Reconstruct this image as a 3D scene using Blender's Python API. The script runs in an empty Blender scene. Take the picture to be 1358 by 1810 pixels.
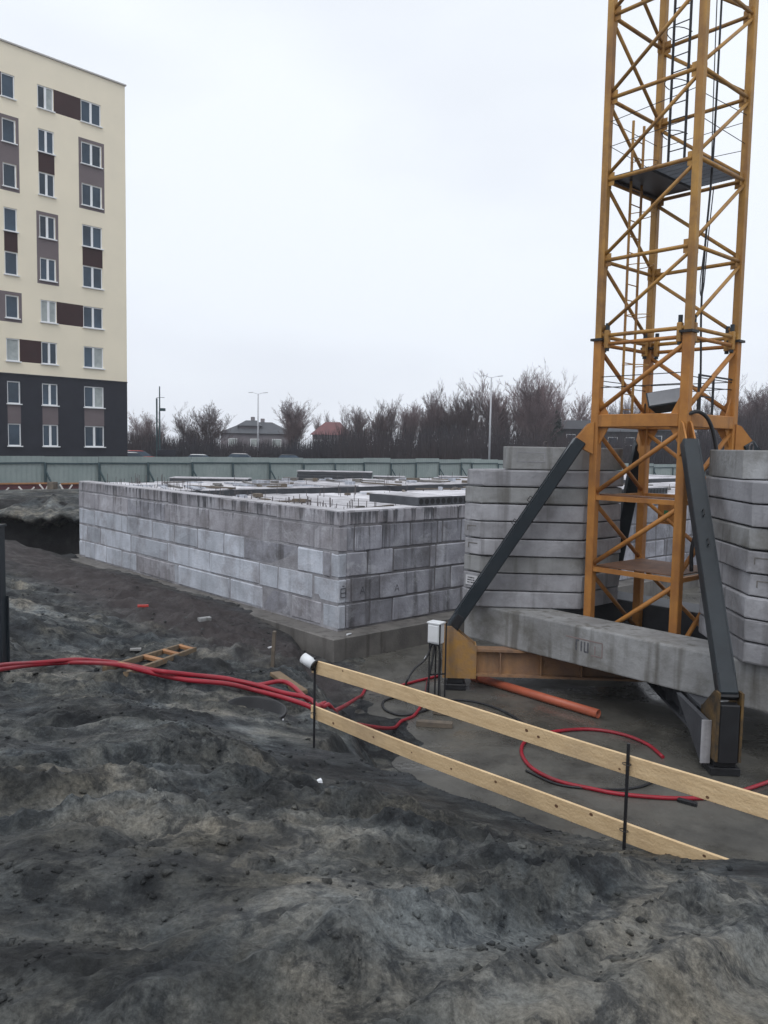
import bpy, bmesh, math, random
import numpy as np
from mathutils import Vector, Matrix

random.seed(7)
rng = np.random.default_rng(11)
S = bpy.context.scene
COL = S.collection

# ------------------------------------------------------------------ camera
FPX, PITCH, ROLL, CZ = 1419.3, math.radians(4.6886), math.radians(1.0452), 4.8
fw = Vector((0, math.cos(PITCH), -math.sin(PITCH)))
r0 = Vector((1, 0, 0)); u0 = r0.cross(fw)
rt = r0*math.cos(ROLL) + u0*math.sin(ROLL)
up = -r0*math.sin(ROLL) + u0*math.cos(ROLL)
cd = bpy.data.cameras.new('camera'); cam = bpy.data.objects.new('camera', cd); COL.objects.link(cam)
cd.sensor_fit = 'VERTICAL'; cd.sensor_height = 36; cd.lens = 36*FPX/1810
cd.clip_start = 0.05; cd.clip_end = 3000
cam.matrix_world = Matrix(((rt.x, up.x, -fw.x, 0), (rt.y, up.y, -fw.y, 0), (rt.z, up.z, -fw.z, CZ), (0, 0, 0, 1)))
S.camera = cam

# ------------------------------------------------------------------ sky, sun, exposure
SUN_AZ, SUN_EL = math.radians(200), math.radians(58)      # azimuth measured from +Y clockwise
w = bpy.data.worlds.new('World'); S.world = w; w.use_nodes = True
nt = w.node_tree; N_ = nt.nodes; N_.clear(); L_ = nt.links
sky = N_.new('ShaderNodeTexSky'); sky.sky_type = 'NISHITA'; sky.sun_disc = False
sky.sun_elevation = SUN_EL; sky.sun_rotation = SUN_AZ; sky.dust_density = 3.0
bg1 = N_.new('ShaderNodeBackground'); bg1.inputs['Strength'].default_value = 0.08
L_.new(sky.outputs[0], bg1.inputs['Color'])
tc = N_.new('ShaderNodeTexCoord'); mp = N_.new('ShaderNodeMapping'); mp.inputs['Scale'].default_value = (1.2, 1.2, 3.0)
no = N_.new('ShaderNodeTexNoise'); no.inputs['Scale'].default_value = 1.3; no.inputs['Detail'].default_value = 4; no.inputs['Roughness'].default_value = .45
cr = N_.new('ShaderNodeValToRGB')
cr.color_ramp.elements[0].position = .37; cr.color_ramp.elements[0].color = (.865, .91, .99, 1)
cr.color_ramp.elements[1].position = .62; cr.color_ramp.elements[1].color = (1.0, 1.055, 1.13, 1)
L_.new(tc.outputs['Generated'], mp.inputs[0]); L_.new(mp.outputs[0], no.inputs[0]); L_.new(no.outputs['Fac'], cr.inputs[0])
sxyz = N_.new('ShaderNodeSeparateXYZ'); L_.new(tc.outputs['Generated'], sxyz.inputs[0])
zr_ = N_.new('ShaderNodeValToRGB'); zr_.color_ramp.elements[0].position = 0.0; zr_.color_ramp.elements[0].color = (.97, .97, .985, 1)
zr_.color_ramp.elements[1].position = .45; zr_.color_ramp.elements[1].color = (1.02, 1.02, 1.015, 1); L_.new(sxyz.outputs[2], zr_.inputs[0])
mlt = N_.new('ShaderNodeMix'); mlt.data_type = 'RGBA'; mlt.blend_type = 'MULTIPLY'; mlt.inputs[0].default_value = 1.0
L_.new(cr.outputs[0], mlt.inputs[6]); L_.new(zr_.outputs[0], mlt.inputs[7])
bg2 = N_.new('ShaderNodeBackground'); bg2.inputs['Strength'].default_value = 1.0
L_.new(mlt.outputs[2], bg2.inputs['Color'])
mx = N_.new('ShaderNodeMixShader'); mx.inputs[0].default_value = .93            # thick overcast in front of the clear sky
wo = N_.new('ShaderNodeOutputWorld')
L_.new(bg1.outputs[0], mx.inputs[1]); L_.new(bg2.outputs[0], mx.inputs[2]); L_.new(mx.outputs[0], wo.inputs[0])
sd = bpy.data.lights.new('sun', 'SUN'); sd.energy = 1.2; sd.angle = math.radians(40); sd.color = (1, .985, .97)
so = bpy.data.objects.new('sun', sd); COL.objects.link(so)
so.rotation_euler = (math.pi/2 - SUN_EL, 0, -SUN_AZ + math.pi)
so.location = (0, -10, 60)
S.view_settings.view_transform = 'Standard'; S.view_settings.look = 'None'
S.view_settings.exposure = 0.0; S.view_settings.gamma = 1.0
S.render.engine = 'CYCLES'

# ------------------------------------------------------------------ helpers: places
def ray(x, y): return fw + rt*((x-679)/FPX) - up*((y-905)/FPX)
CAMP = Vector((0, 0, CZ)); zz = Vector((0, 0, 1))
def aty(x, y, Y):
    d = ray(x, y); return CAMP + d*(Y/d.y)
def onz(x, y, z):
    d = ray(x, y); return CAMP + d*((z-CZ)/d.z)
GA = math.radians(131.9)
G1 = Vector((math.cos(GA), math.sin(GA), 0)); G2 = Vector((-G1.y*-1, 0, 0))
G2 = Vector((math.sin(GA), -math.cos(GA), 0))             # site grid: G1 away-left, G2 away-right
NC = Vector((-1.016, 18.14, 0))                           # near corner of the block foundation
def gw(a, b, z=0): return NC + G1*a + G2*b + Vector((0, 0, z))

# ------------------------------------------------------------------ helpers: materials
def _n(nt, t, **kw):
    n = nt.nodes.new(t)
    for k, v in kw.items(): setattr(n, k, v)
    return n
def mat(name, c1, c2=None, scale=3.0, rough=.7, bump=.0, bscale=30., metal=0., streak=0., streakc=(.03, .03, .03), dirt=0., dirtc=(.06, .05, .04),
        rnd=0., coat=None, stretch=(1, 1, 1), spec=.4, detail=5, drip=None, smear=0., wet=0.):
    m = bpy.data.materials.new(name); m.use_nodes = True
    nt = m.node_tree; b = nt.nodes['Principled BSDF']; Lk = nt.links.new
    b.inputs['Roughness'].default_value = rough; b.inputs['Metallic'].default_value = metal
    b.inputs['Specular IOR Level'].default_value = spec
    if c2 is None: c2 = tuple(v*.75 for v in c1)
    geo = _n(nt, 'ShaderNodeNewGeometry'); oi = _n(nt, 'ShaderNodeObjectInfo')
    off = _n(nt, 'ShaderNodeVectorMath', operation='SCALE'); off.inputs['Scale'].default_value = 37.0
    cmb = _n(nt, 'ShaderNodeCombineXYZ'); Lk(oi.outputs['Random'], cmb.inputs[0]); Lk(oi.outputs['Random'], cmb.inputs[1])
    Lk(cmb.outputs[0], off.inputs[0])
    add = _n(nt, 'ShaderNodeVectorMath', operation='ADD'); Lk(geo.outputs['Position'], add.inputs[0]); Lk(off.outputs[0], add.inputs[1])
    mpn = _n(nt, 'ShaderNodeMapping'); mpn.inputs['Scale'].default_value = stretch; Lk(add.outputs[0], mpn.inputs[0])
    n1 = _n(nt, 'ShaderNodeTexNoise'); n1.inputs['Scale'].default_value = scale; n1.inputs['Detail'].default_value = detail; n1.inputs['Roughness'].default_value = .6
    Lk(mpn.outputs[0], n1.inputs['Vector'])
    rp = _n(nt, 'ShaderNodeValToRGB'); rp.color_ramp.elements[0].position = .33; rp.color_ramp.elements[1].position = .67
    rp.color_ramp.elements[0].color = (*c1, 1); rp.color_ramp.elements[1].color = (*c2, 1)
    Lk(n1.outputs['Fac'], rp.inputs[0]); col = rp.outputs[0]
    def mixc(fac, a, cc):
        x = _n(nt, 'ShaderNodeMix', data_type='RGBA'); Lk(fac, x.inputs[0]); Lk(a, x.inputs[6]); x.inputs[7].default_value = (*cc, 1); return x.outputs[2]
    def mul(a, v):
        x = _n(nt, 'ShaderNodeMath', operation='MULTIPLY'); Lk(a, x.inputs[0]); x.inputs[1].default_value = v; return x.outputs[0]
    if streak:
        ms = _n(nt, 'ShaderNodeMapping'); ms.inputs['Scale'].default_value = (4.5, 4.5, .35); Lk(geo.outputs['Position'], ms.inputs[0])
        ns = _n(nt, 'ShaderNodeTexNoise'); ns.inputs['Scale'].default_value = 1.0; ns.inputs['Detail'].default_value = 4; Lk(ms.outputs[0], ns.inputs['Vector'])
        rs = _n(nt, 'ShaderNodeValToRGB'); rs.color_ramp.elements[0].position = .53; rs.color_ramp.elements[1].position = .68; Lk(ns.outputs['Fac'], rs.inputs[0])
        col = mixc(mul(rs.outputs[0], streak), col, streakc)
    if smear:
        nm_ = _n(nt, 'ShaderNodeTexNoise'); nm_.inputs['Scale'].default_value = 1.7; nm_.inputs['Detail'].default_value = 8; nm_.inputs['Roughness'].default_value = .68; nm_.inputs['Distortion'].default_value = .8; Lk(geo.outputs['Position'], nm_.inputs['Vector'])
        rm2 = _n(nt, 'ShaderNodeValToRGB'); rm2.color_ramp.elements[0].position = .53; rm2.color_ramp.elements[1].position = .62; Lk(nm_.outputs['Fac'], rm2.inputs[0])
        col = mixc(mul(rm2.outputs[0], smear), col, (.50, .51, .55))
    if drip:      # dark run-off stains hanging down from the wall top: (top z, length, strength)
        md = _n(nt, 'ShaderNodeMapping'); md.inputs['Scale'].default_value = (3.2, 3.2, .12); Lk(geo.outputs['Position'], md.inputs[0])
        nn = _n(nt, 'ShaderNodeTexNoise'); nn.inputs['Scale'].default_value = 1.6; nn.inputs['Detail'].default_value = 6; nn.inputs['Roughness'].default_value = .75; Lk(md.outputs[0], nn.inputs['Vector'])
        sx = _n(nt, 'ShaderNodeSeparateXYZ'); Lk(geo.outputs['Position'], sx.inputs[0])
        mrz = _n(nt, 'ShaderNodeMapRange'); mrz.inputs['From Min'].default_value = drip[0]-drip[1]; mrz.inputs['From Max'].default_value = drip[0]; mrz.inputs['To Min'].default_value = -.20; mrz.inputs['To Max'].default_value = .07; Lk(sx.outputs[2], mrz.inputs['Value'])
        ad = _n(nt, 'ShaderNodeMath', operation='ADD'); Lk(nn.outputs['Fac'], ad.inputs[0]); Lk(mrz.outputs[0], ad.inputs[1])
        rr_ = _n(nt, 'ShaderNodeValToRGB'); rr_.color_ramp.elements[0].position = .50; rr_.color_ramp.elements[1].position = .60; Lk(ad.outputs[0], rr_.inputs[0])
        col = mixc(mul(rr_.outputs[0], drip[2]), col, (.035, .036, .042))
    if dirt:
        nd = _n(nt, 'ShaderNodeTexNoise'); nd.inputs['Scale'].default_value = 1.1; nd.inputs['Detail'].default_value = 7; nd.inputs['Roughness'].default_value = .7
        Lk(geo.outputs['Position'], nd.inputs['Vector'])
        rd = _n(nt, 'ShaderNodeValToRGB'); rd.color_ramp.elements[0].position = .48; rd.color_ramp.elements[1].position = .7; Lk(nd.outputs['Fac'], rd.inputs[0])
        col = mixc(mul(rd.outputs[0], dirt), col, dirtc)
    if rnd:
        hs = _n(nt, 'ShaderNodeHueSaturation'); mr = _n(nt, 'ShaderNodeMapRange'); mr.inputs['To Min'].default_value = 1-rnd; mr.inputs['To Max'].default_value = 1+rnd
        Lk(oi.outputs['Random'], mr.inputs['Value']); Lk(mr.outputs[0], hs.inputs['Value']); Lk(col, hs.inputs['Color']); col = hs.outputs[0]
    Lk(col, b.inputs['Base Color'])
    if bump:
        nb = _n(nt, 'ShaderNodeTexNoise'); nb.inputs['Scale'].default_value = bscale; nb.inputs['Detail'].default_value = 6; Lk(add.outputs[0], nb.inputs['Vector'])
        bp = _n(nt, 'ShaderNodeBump'); bp.inputs['Strength'].default_value = bump; bp.inputs['Distance'].default_value = .02
        Lk(nb.outputs['Fac'], bp.inputs['Height']); Lk(bp.outputs[0], b.inputs['Normal'])
    if wet:       # puddled film: gloss varies in patches
        nw = _n(nt, 'ShaderNodeTexNoise'); nw.inputs['Scale'].default_value = .75; nw.inputs['Detail'].default_value = 6; nw.inputs['Roughness'].default_value = .6; nw.inputs['Distortion'].default_value = .6; Lk(geo.outputs['Position'], nw.inputs['Vector'])
        mw = _n(nt, 'ShaderNodeMapRange'); mw.inputs['From Min'].default_value = .42; mw.inputs['From Max'].default_value = .58; mw.inputs['To Min'].default_value = wet; mw.inputs['To Max'].default_value = rough; Lk(nw.outputs['Fac'], mw.inputs['Value']); Lk(mw.outputs[0], b.inputs['Roughness'])
    if coat: b.inputs['Coat Weight'].default_value = coat
    return m

M = {}
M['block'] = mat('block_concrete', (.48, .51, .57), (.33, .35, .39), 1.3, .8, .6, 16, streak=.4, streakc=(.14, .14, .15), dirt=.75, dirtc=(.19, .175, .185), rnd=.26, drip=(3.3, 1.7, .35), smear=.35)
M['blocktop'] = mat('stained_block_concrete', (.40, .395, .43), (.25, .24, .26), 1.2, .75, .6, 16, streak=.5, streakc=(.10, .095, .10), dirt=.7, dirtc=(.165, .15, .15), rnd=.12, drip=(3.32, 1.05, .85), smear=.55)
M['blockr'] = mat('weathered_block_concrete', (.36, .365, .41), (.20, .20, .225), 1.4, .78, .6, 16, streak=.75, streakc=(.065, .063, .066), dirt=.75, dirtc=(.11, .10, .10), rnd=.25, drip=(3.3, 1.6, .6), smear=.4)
M['armmud'] = mat('mud_caked_arm_paint', (.36, .20, .09), (.22, .135, .09), 2.0, .75, .3, 20, dirt=.6, dirtc=(.14, .10, .08), streak=.4, streakc=(.10, .07, .055))
M['mortarp'] = mat('pale_mortar', (.36, .36, .385), (.20, .195, .21), 2.2, .9, .5, 30, dirt=.5, dirtc=(.12, .11, .115))
M['mortar'] = mat('mortar', (.20, .195, .205), (.12, .115, .12), 3, .9, .5, 40)
M['footing'] = mat('footing_concrete', (.17, .16, .15), (.10, .095, .09), 1.6, .6, .4, 25, streak=.6, streakc=(.05, .045, .04))
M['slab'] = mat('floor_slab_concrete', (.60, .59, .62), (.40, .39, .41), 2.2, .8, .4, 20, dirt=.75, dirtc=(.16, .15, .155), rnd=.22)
M['slabdark'] = mat('wet_slab_and_shade', (.075, .08, .09), (.05, .052, .06), 2, .6, .3, 20)  # wet slab tone; also paints shade on rear beam, cross arms, gap board
M['void'] = mat('slab_void', (.02, .02, .022))
M['ballast'] = mat('ballast_concrete', (.385, .385, .41), (.245, .245, .262), 1.3, .78, .5, 14, streak=.55, streakc=(.10, .095, .095), dirt=.65, dirtc=(.13, .122, .122), rnd=.22)
M['beamc'] = mat('ballast_beam_concrete', (.33, .335, .34), (.20, .20, .20), 1.2, .7, .5, 14, streak=.75, streakc=(.10, .095, .085), dirt=.7, dirtc=(.085, .078, .06))
M['yellow'] = mat('crane_yellow_paint', (.46, .25, .055), (.35, .175, .04), 2.2, .55, .25, 25, dirt=.75, dirtc=(.15, .075, .032), streak=.6, streakc=(.17, .07, .025), spec=.5)
M['orange'] = mat('crane_base_orange_paint', (.45, .20, .045), (.34, .14, .033), 2.5, .55, .15, 25, dirt=.55, dirtc=(.16, .07, .03), streak=.4, streakc=(.13, .055, .025))
M['footmud'] = mat('oily_foot_paint', (.030, .026, .022), (.16, .095, .03), 5, .6, .3, 20, dirt=.7, dirtc=(.02, .019, .018))
M['yellowb'] = mat('muddy_yellow_paint', (.40, .21, .04), (.27, .17, .10), 3.5, .6, .3, 20, dirt=.9, dirtc=(.17, .13, .105), streak=.5, streakc=(.08, .06, .045))
M['rust'] = mat('rusty_plate', (.17, .085, .045), (.10, .05, .03), 4, .7, .3, 30)
M['strut'] = mat('dark_grey_steel', (.016, .024, .031), (.011, .016, .021), 2, .42, .1, 20, dirt=.3, dirtc=(.032, .036, .04))
M['darksteel'] = mat('black_steel', (.018, .019, .022), (.012, .012, .014), 4, .5)
M['grate'] = mat('galvanised_grating', (.20, .23, .27), (.15, .17, .2), 4, .5, metal=.3)
M['white'] = mat('white_plastic', (.75, .77, .8), (.66, .68, .7), 4, .4, dirt=.2, dirtc=(.4, .4, .4))
M['glassp'] = mat('lamp_glass', (.30, .31, .33), (.24, .25, .27), 3, .25)  # pale grey puts the sky's reflection into the glass colour
M['hose'] = mat('red_rubber', (.32, .013, .028), (.23, .010, .02), 5, .4, .1, 60, dirt=.55, dirtc=(.14, .05, .05))
M['cable'] = mat('black_rubber', (.02, .021, .024), (.014, .014, .016), 5, .5)
M['pvc'] = mat('orange_pvc', (.44, .115, .06), (.36, .09, .05), 4, .4, dirt=.35, dirtc=(.2, .09, .06))
M['plank'] = mat('fresh_pine', (.66, .49, .29), (.53, .375, .21), 6, .75, .25, 60, dirt=.55, dirtc=(.30, .215, .14), stretch=(1, 1, 7), rnd=.05)
M['knot'] = mat('pine_knot', (.17, .09, .045), (.11, .055, .03), 30, .7)
M['oldwood'] = mat('weathered_timber', (.21, .145, .085), (.13, .095, .06), 6, .8, .3, 40, dirt=.4, dirtc=(.10, .08, .06))
M['greywood'] = mat('grey_timber', (.16, .13, .10), (.10, .085, .07), 6, .85, .3, 40)
M['fence'] = mat('fence_sheet', (.30, .345, .335), (.25, .30, .29), .8, .5, dirt=.3, dirtc=(.14, .17, .17), rnd=.07)
M['fencerail'] = mat('fence_rail', (.045, .075, .085), (.03, .055, .062), 3, .5)
M['cream'] = mat('cream_render', (.85, .765, .60), (.79, .715, .565), .35, .85, .1, 8)
M['greyr'] = mat('pale_grey_render', (.50, .48, .46), (.46, .445, .43), .35, .85)
M['basewall'] = mat('dark_base_brick', (.022, .024, .034), (.016, .017, .026), 1.2, .7)
M['mauve'] = mat('mauve_panel', (.17, .14, .145), (.15, .122, .127), 1.2, .8)
M['brown'] = mat('dark_brown_panel', (.038, .012, .012), (.03, .01, .01), 1.2, .6)
M['frame'] = mat('white_window_frame', (.8, .81, .82), (.76, .77, .78), 2, .4)
M['glass'] = mat('window_glass', (.04, .07, .105), (.015, .03, .05), .5, .08, spec=.45, rnd=.4)
M['curtain'] = mat('net_curtain', (.42, .45, .44), (.3, .33, .33), 3, .8)
M['asphalt'] = mat('asphalt', (.05, .05, .053), (.04, .04, .042), 3, .7)
M['bark'] = mat('bare_bark', (.075, .058, .068), (.05, .038, .046), 1.5, .9, rnd=.3)
M['twig'] = mat('bare_twigs', (.165, .118, .118), (.105, .078, .085), .25, .9, rnd=.3)
M['brush'] = mat('brushwood', (.052, .037, .038), (.024, .024, .032), .09, .95)
M['needle'] = mat('conifer_needles', (.03, .05, .04), (.018, .03, .026), 1.5, .9)
M['roofgrey'] = mat('grey_roof', (.075, .08, .09), (.06, .065, .075), 1, .7)
M['roofred'] = mat('red_roof', (.16, .06, .062), (.115, .048, .05), 1, .7)
M['housew'] = mat('house_wall', (.22, .20, .215), (.17, .155, .17), .6, .8)
M['barn'] = mat('dark_barn_wall', (.035, .035, .042), (.025, .025, .03), .6, .8)
M['galv'] = mat('galvanised_pole', (.48, .49, .52), (.40, .41, .44), 2, .5)
M['carw'] = mat('white_car_paint', (.68, .69, .7), (.64, .65, .66), 2, .25)
M['cars'] = mat('silver_car_paint', (.40, .39, .385), (.36, .35, .345), 2, .25, metal=.3)
M['card'] = mat('dark_car_paint', (.03, .035, .045), (.022, .026, .033), 2, .25)
M['carr'] = mat('red_car_paint', (.45, .05, .04), (.38, .04, .03), 2, .25)
M['tyre'] = mat('tyre_rubber', (.02, .02, .02))
M['blue'] = mat('blue_panel', (.03, .10, .30), (.025, .085, .26), 2, .5)
M['label'] = mat('paper_label', (.55, .55, .57), (.48, .48, .5), 8, .8)
M['ink'] = mat('black_ink', (.012, .012, .014))
M['blockmark'] = mat('faded_black_stencil', (.06, .062, .07), (.12, .12, .135), 12, .9)
M['faded'] = mat('faded_red_stencil', (.22, .17, .165), (.19, .15, .145), 8, .8)
M['green'] = mat('green_mark', (.04, .17, .07), (.03, .13, .05), 8, .6)
M['maroon'] = mat('maroon_board', (.11, .03, .035), (.07, .025, .03), 3, .7)
M['boardo'] = mat('orange_board', (.36, .18, .08), (.25, .12, .055), 4, .7)
M['rebar'] = mat('rebar_steel', (.10, .085, .085), (.07, .06, .06), 8, .6)
M['whitepaint'] = mat('white_paint_steel', (.65, .62, .6), (.5, .47, .45), 5, .5)

# soil: dark wet earth with paler sandy drifts
def soil_mat():
    m = bpy.data.materials.new('wet_soil'); m.use_nodes = True; nt = m.node_tree; b = nt.nodes['Principled BSDF']; Lk = nt.links.new
    geo = _n(nt, 'ShaderNodeNewGeometry')
    def noise(sc, det, ro, st=(1, 1, 1), dist=0., rot=0.):
        mp = _n(nt, 'ShaderNodeMapping'); mp.inputs['Scale'].default_value = st; mp.inputs['Rotation'].default_value = (0, 0, rot); Lk(geo.outputs['Position'], mp.inputs[0])
        n = _n(nt, 'ShaderNodeTexNoise'); n.inputs['Scale'].default_value = sc; n.inputs['Detail'].default_value = det; n.inputs['Roughness'].default_value = ro; n.inputs['Distortion'].default_value = dist
        Lk(mp.outputs[0], n.inputs['Vector']); return n.outputs['Fac']
    def ramp(f, a, bb, p0, p1):
        r = _n(nt, 'ShaderNodeValToRGB'); r.color_ramp.elements[0].position = p0; r.color_ramp.elements[1].position = p1
        r.color_ramp.elements[0].color = (*a, 1); r.color_ramp.elements[1].color = (*bb, 1); Lk(f, r.inputs[0]); return r.outputs[0]
    def mix(f, a, bb, mode='MIX'):
        x = _n(nt, 'ShaderNodeMix', data_type='RGBA', blend_type=mode)
        if isinstance(f, float): x.inputs[0].default_value = f
        else: Lk(f, x.inputs[0])
        Lk(a, x.inputs[6]); Lk(bb, x.inputs[7]); return x.outputs[2]
    big = noise(.42, 5, .55, (1, 1, 1), .7); med = noise(2.1, 12, .74, (1, 1, 1), .4)
    sm = noise(1.5, 6, .62, (.30, 2.2, 1), .5, .5)
    def madd(a, ka, b_, kb, c_=None, kc=0):
        x = _n(nt, 'ShaderNodeMath', operation='MULTIPLY'); Lk(a, x.inputs[0]); x.inputs[1].default_value = ka
        y = _n(nt, 'ShaderNodeMath', operation='MULTIPLY_ADD'); Lk(b_, y.inputs[0]); y.inputs[1].default_value = kb; Lk(x.outputs[0], y.inputs[2]); o_ = y.outputs[0]
        if c_ is not None:
            z_ = _n(nt, 'ShaderNodeMath', operation='MULTIPLY_ADD'); Lk(c_, z_.inputs[0]); z_.inputs[1].default_value = kc; Lk(o_, z_.inputs[2]); o_ = z_.outputs[0]
        return o_
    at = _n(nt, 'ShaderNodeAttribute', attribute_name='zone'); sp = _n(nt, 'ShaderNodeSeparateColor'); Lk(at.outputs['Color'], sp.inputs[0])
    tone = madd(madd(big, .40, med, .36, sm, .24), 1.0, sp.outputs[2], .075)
    r4 = _n(nt, 'ShaderNodeValToRGB'); els = r4.color_ramp.elements
    els[0].position = .425; els[0].color = (.011, .0125, .0155, 1); els[1].position = .605; els[1].color = (.23, .222, .20, 1)
    e_ = els.new(.482); e_.color = (.040, .0435, .045, 1); e_ = els.new(.54); e_.color = (.102, .103, .097, 1)
    Lk(tone, r4.inputs[0]); col = r4.outputs[0]
    gr = ramp(noise(38, 6, .8), (.42, .42, .42), (1.5, 1.5, 1.5), .32, .68)
    col = mix(1.0, col, gr, 'MULTIPLY')
    bl = ramp(noise(3.4, 10, .78, (1, 1, 1), .6), (.34, .36, .40), (1.08, 1.08, 1.08), .43, .53)
    col = mix(1.0, col, bl, 'MULTIPLY')
    hue = ramp(noise(.9, 7, .65, (1, 1, 1), .5), (.82, .92, 1.02), (1.02, .96, .86), .38, .62)
    col = mix(1.0, col, hue, 'MULTIPLY')
    # brownish trodden earth by the foundation
    br = ramp(noise(3, 6, .6), (.030, .025, .026), (.055, .046, .046), .3, .7)
    col = mix(sp.outputs[0], col, br)
    pk = ramp(noise(4, 6, .6), (.007, .007, .008), (.016, .015, .016), .3, .7)  # near-black: the hollow's shade painted into the soil colour
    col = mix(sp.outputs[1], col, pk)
    Lk(col, b.inputs['Base Color'])
    ro = ramp(noise(2.2, 4, .6), (.42, .42, .42), (.85, .85, .85), .35, .6); Lk(ro, b.inputs['Roughness'])
    b.inputs['Specular IOR Level'].default_value = .35
    bp = _n(nt, 'ShaderNodeBump'); bp.inputs['Strength'].default_value = .8; bp.inputs['Distance'].default_value = .05
    mxh = _n(nt, 'ShaderNodeMath', operation='ADD'); Lk(noise(28, 8, .75), mxh.inputs[0]); Lk(noise(9, 6, .7), mxh.inputs[1])
    Lk(mxh.outputs[0], bp.inputs['Height']); Lk(bp.outputs[0], b.inputs['Normal'])
    return m
M['soil'] = soil_mat()
M['pad'] = mat('muddy_wet_concrete', (.110, .105, .092), (.058, .056, .050), .9, .58, .22, 12, dirt=.8, dirtc=(.024, .0235, .022), spec=.5, wet=.16)

# ------------------------------------------------------------------ helpers: objects
def put(name, me, parent=None, m=None):
    o = bpy.data.objects.new(name, me); COL.objects.link(o)
    if m is not None and not me.materials: me.materials.append(M[m])
    if parent is not None: o.parent = parent
    return o
def tag(o, label, cat, group=None):
    o['label'] = label; o['category'] = cat
    if group: o['group'] = group
    return o
def thing(name, label, cat, loc=(0, 0, 0), group=None):
    o = bpy.data.objects.new(name, None); COL.objects.link(o); o.empty_display_size = .2; o.location = loc
    return tag(o, label, cat, group)
class MB:
    """collects shapes; all coordinates are world coordinates minus org"""
    def __init__(s, org=(0, 0, 0)): s.v = []; s.f = []; s.o = Vector(org)
    def add(s, vs, fs):
        n = len(s.v); s.v += [tuple(Vector(q) - s.o) for q in vs]; s.f += [tuple(i+n for i in f) for f in fs]; return s
    def frame(s, c, ax, ay, az):
        """box with centre c and half-axis vectors"""
        c, ax, ay, az = map(Vector, (c, ax, ay, az))
        vs = [c+ax*i+ay*j+az*k for k in (-1, 1) for j in (-1, 1) for i in (-1, 1)]
        fs = [(0, 2, 3, 1), (4, 5, 7, 6), (0, 1, 5, 4), (2, 6, 7, 3), (0, 4, 6, 2), (1, 3, 7, 5)]
        if ax.cross(ay).dot(az) < 0: fs = [f[::-1] for f in fs]
        return s.add(vs, fs)
    def bar(s, p, q, w, h=None, ref=(0, 0, 1)):
        p, q = Vector(p), Vector(q); d = (q-p).normalized(); ref = Vector(ref)
        if abs(d.dot(ref)) > .98: ref = Vector((1, 0, 0)) if abs(d.x) < .9 else Vector((0, 1, 0))
        sx = d.cross(ref).normalized(); sy = sx.cross(d)
        return s.frame((p+q)/2, d*((q-p).length/2), sx*(w/2), sy*((h or w)/2))
    def tube(s, pts, r, n=8, caps=True, r1=None):
        pts = [Vector(p) for p in pts]; k = len(pts); base = len(s.v); rings = []; ref = None
        for i, p in enumerate(pts):
            d = (pts[min(i+1, k-1)] - pts[max(i-1, 0)]).normalized()
            if ref is None:
                ref = Vector((0, 0, 1)) if abs(d.z) < .9 else Vector((1, 0, 0))
            a = d.cross(ref).normalized(); bb = a.cross(d); ref = bb
            rr = r if r1 is None else r + (r1-r)*i/(k-1)
            rings.append([p + a*(rr*math.cos(2*math.pi*j/n)) + bb*(rr*math.sin(2*math.pi*j/n)) for j in range(n)])
        vs = [v for rg in rings for v in rg]
        fs = [(i*n+j, (i+1)*n+j, (i+1)*n+(j+1) % n, i*n+(j+1) % n) for i in range(k-1) for j in range(n)]
        if caps: fs += [tuple(range(n)), tuple(reversed(range((k-1)*n, k*n)))]
        return s.add(vs, fs)
    def prism(s, poly, z0, z1):
        n = len(poly); vs = [Vector((*p[:2], z0)) for p in poly] + [Vector((*p[:2], z1)) for p in poly]
        area = sum(poly[i][0]*poly[(i+1) % n][1]-poly[(i+1) % n][0]*poly[i][1] for i in range(n))
        fs = [tuple(reversed(range(n))), tuple(range(n, 2*n))] + [(i, (i+1) % n, n+(i+1) % n, n+i) for i in range(n)]
        if area < 0: fs = [f[::-1] for f in fs]
        return s.add(vs, fs)
    def mesh(s, name, m, bevel=0, seg=1, smooth=False, jit=0):
        me = bpy.data.meshes.new(name); me.from_pydata(s.v, [], s.f)
        bm = bmesh.new(); bm.from_mesh(me)
        bmesh.ops.recalc_face_normals(bm, faces=bm.faces)
        if bevel:
            bmesh.ops.bevel(bm, geom=[e for e in bm.edges if e.calc_face_angle(0) > .5], offset=bevel, segments=seg, affect='EDGES', profile=.6)
        if jit:
            for v in bm.verts: v.co += Vector((random.uniform(-jit, jit), random.uniform(-jit, jit), random.uniform(-jit, jit)))
        if smooth:
            for f in bm.faces: f.smooth = len(f.verts) == 4
        bm.to_mesh(me); bm.free(); me.materials.append(M[m]); return me
    def build(s, name, m, parent=None, **kw):
        return put(name, s.mesh(name, m, **kw), parent)

def spline(pts, n=8):
    P = [Vector(p) for p in pts]; P = [P[0]*2-P[1]] + P + [P[-1]*2-P[-2]]; out = []
    for i in range(1, len(P)-2):
        for k in range(n):
            t = k/n; a, b, c, d = P[i-1], P[i], P[i+1], P[i+2]
            out.append(.5*((2*b)+(c-a)*t+(2*a-5*b+4*c-d)*t*t+(3*b-a-3*c+d)*t**3))
    out.append(P[-2]); return out

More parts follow.
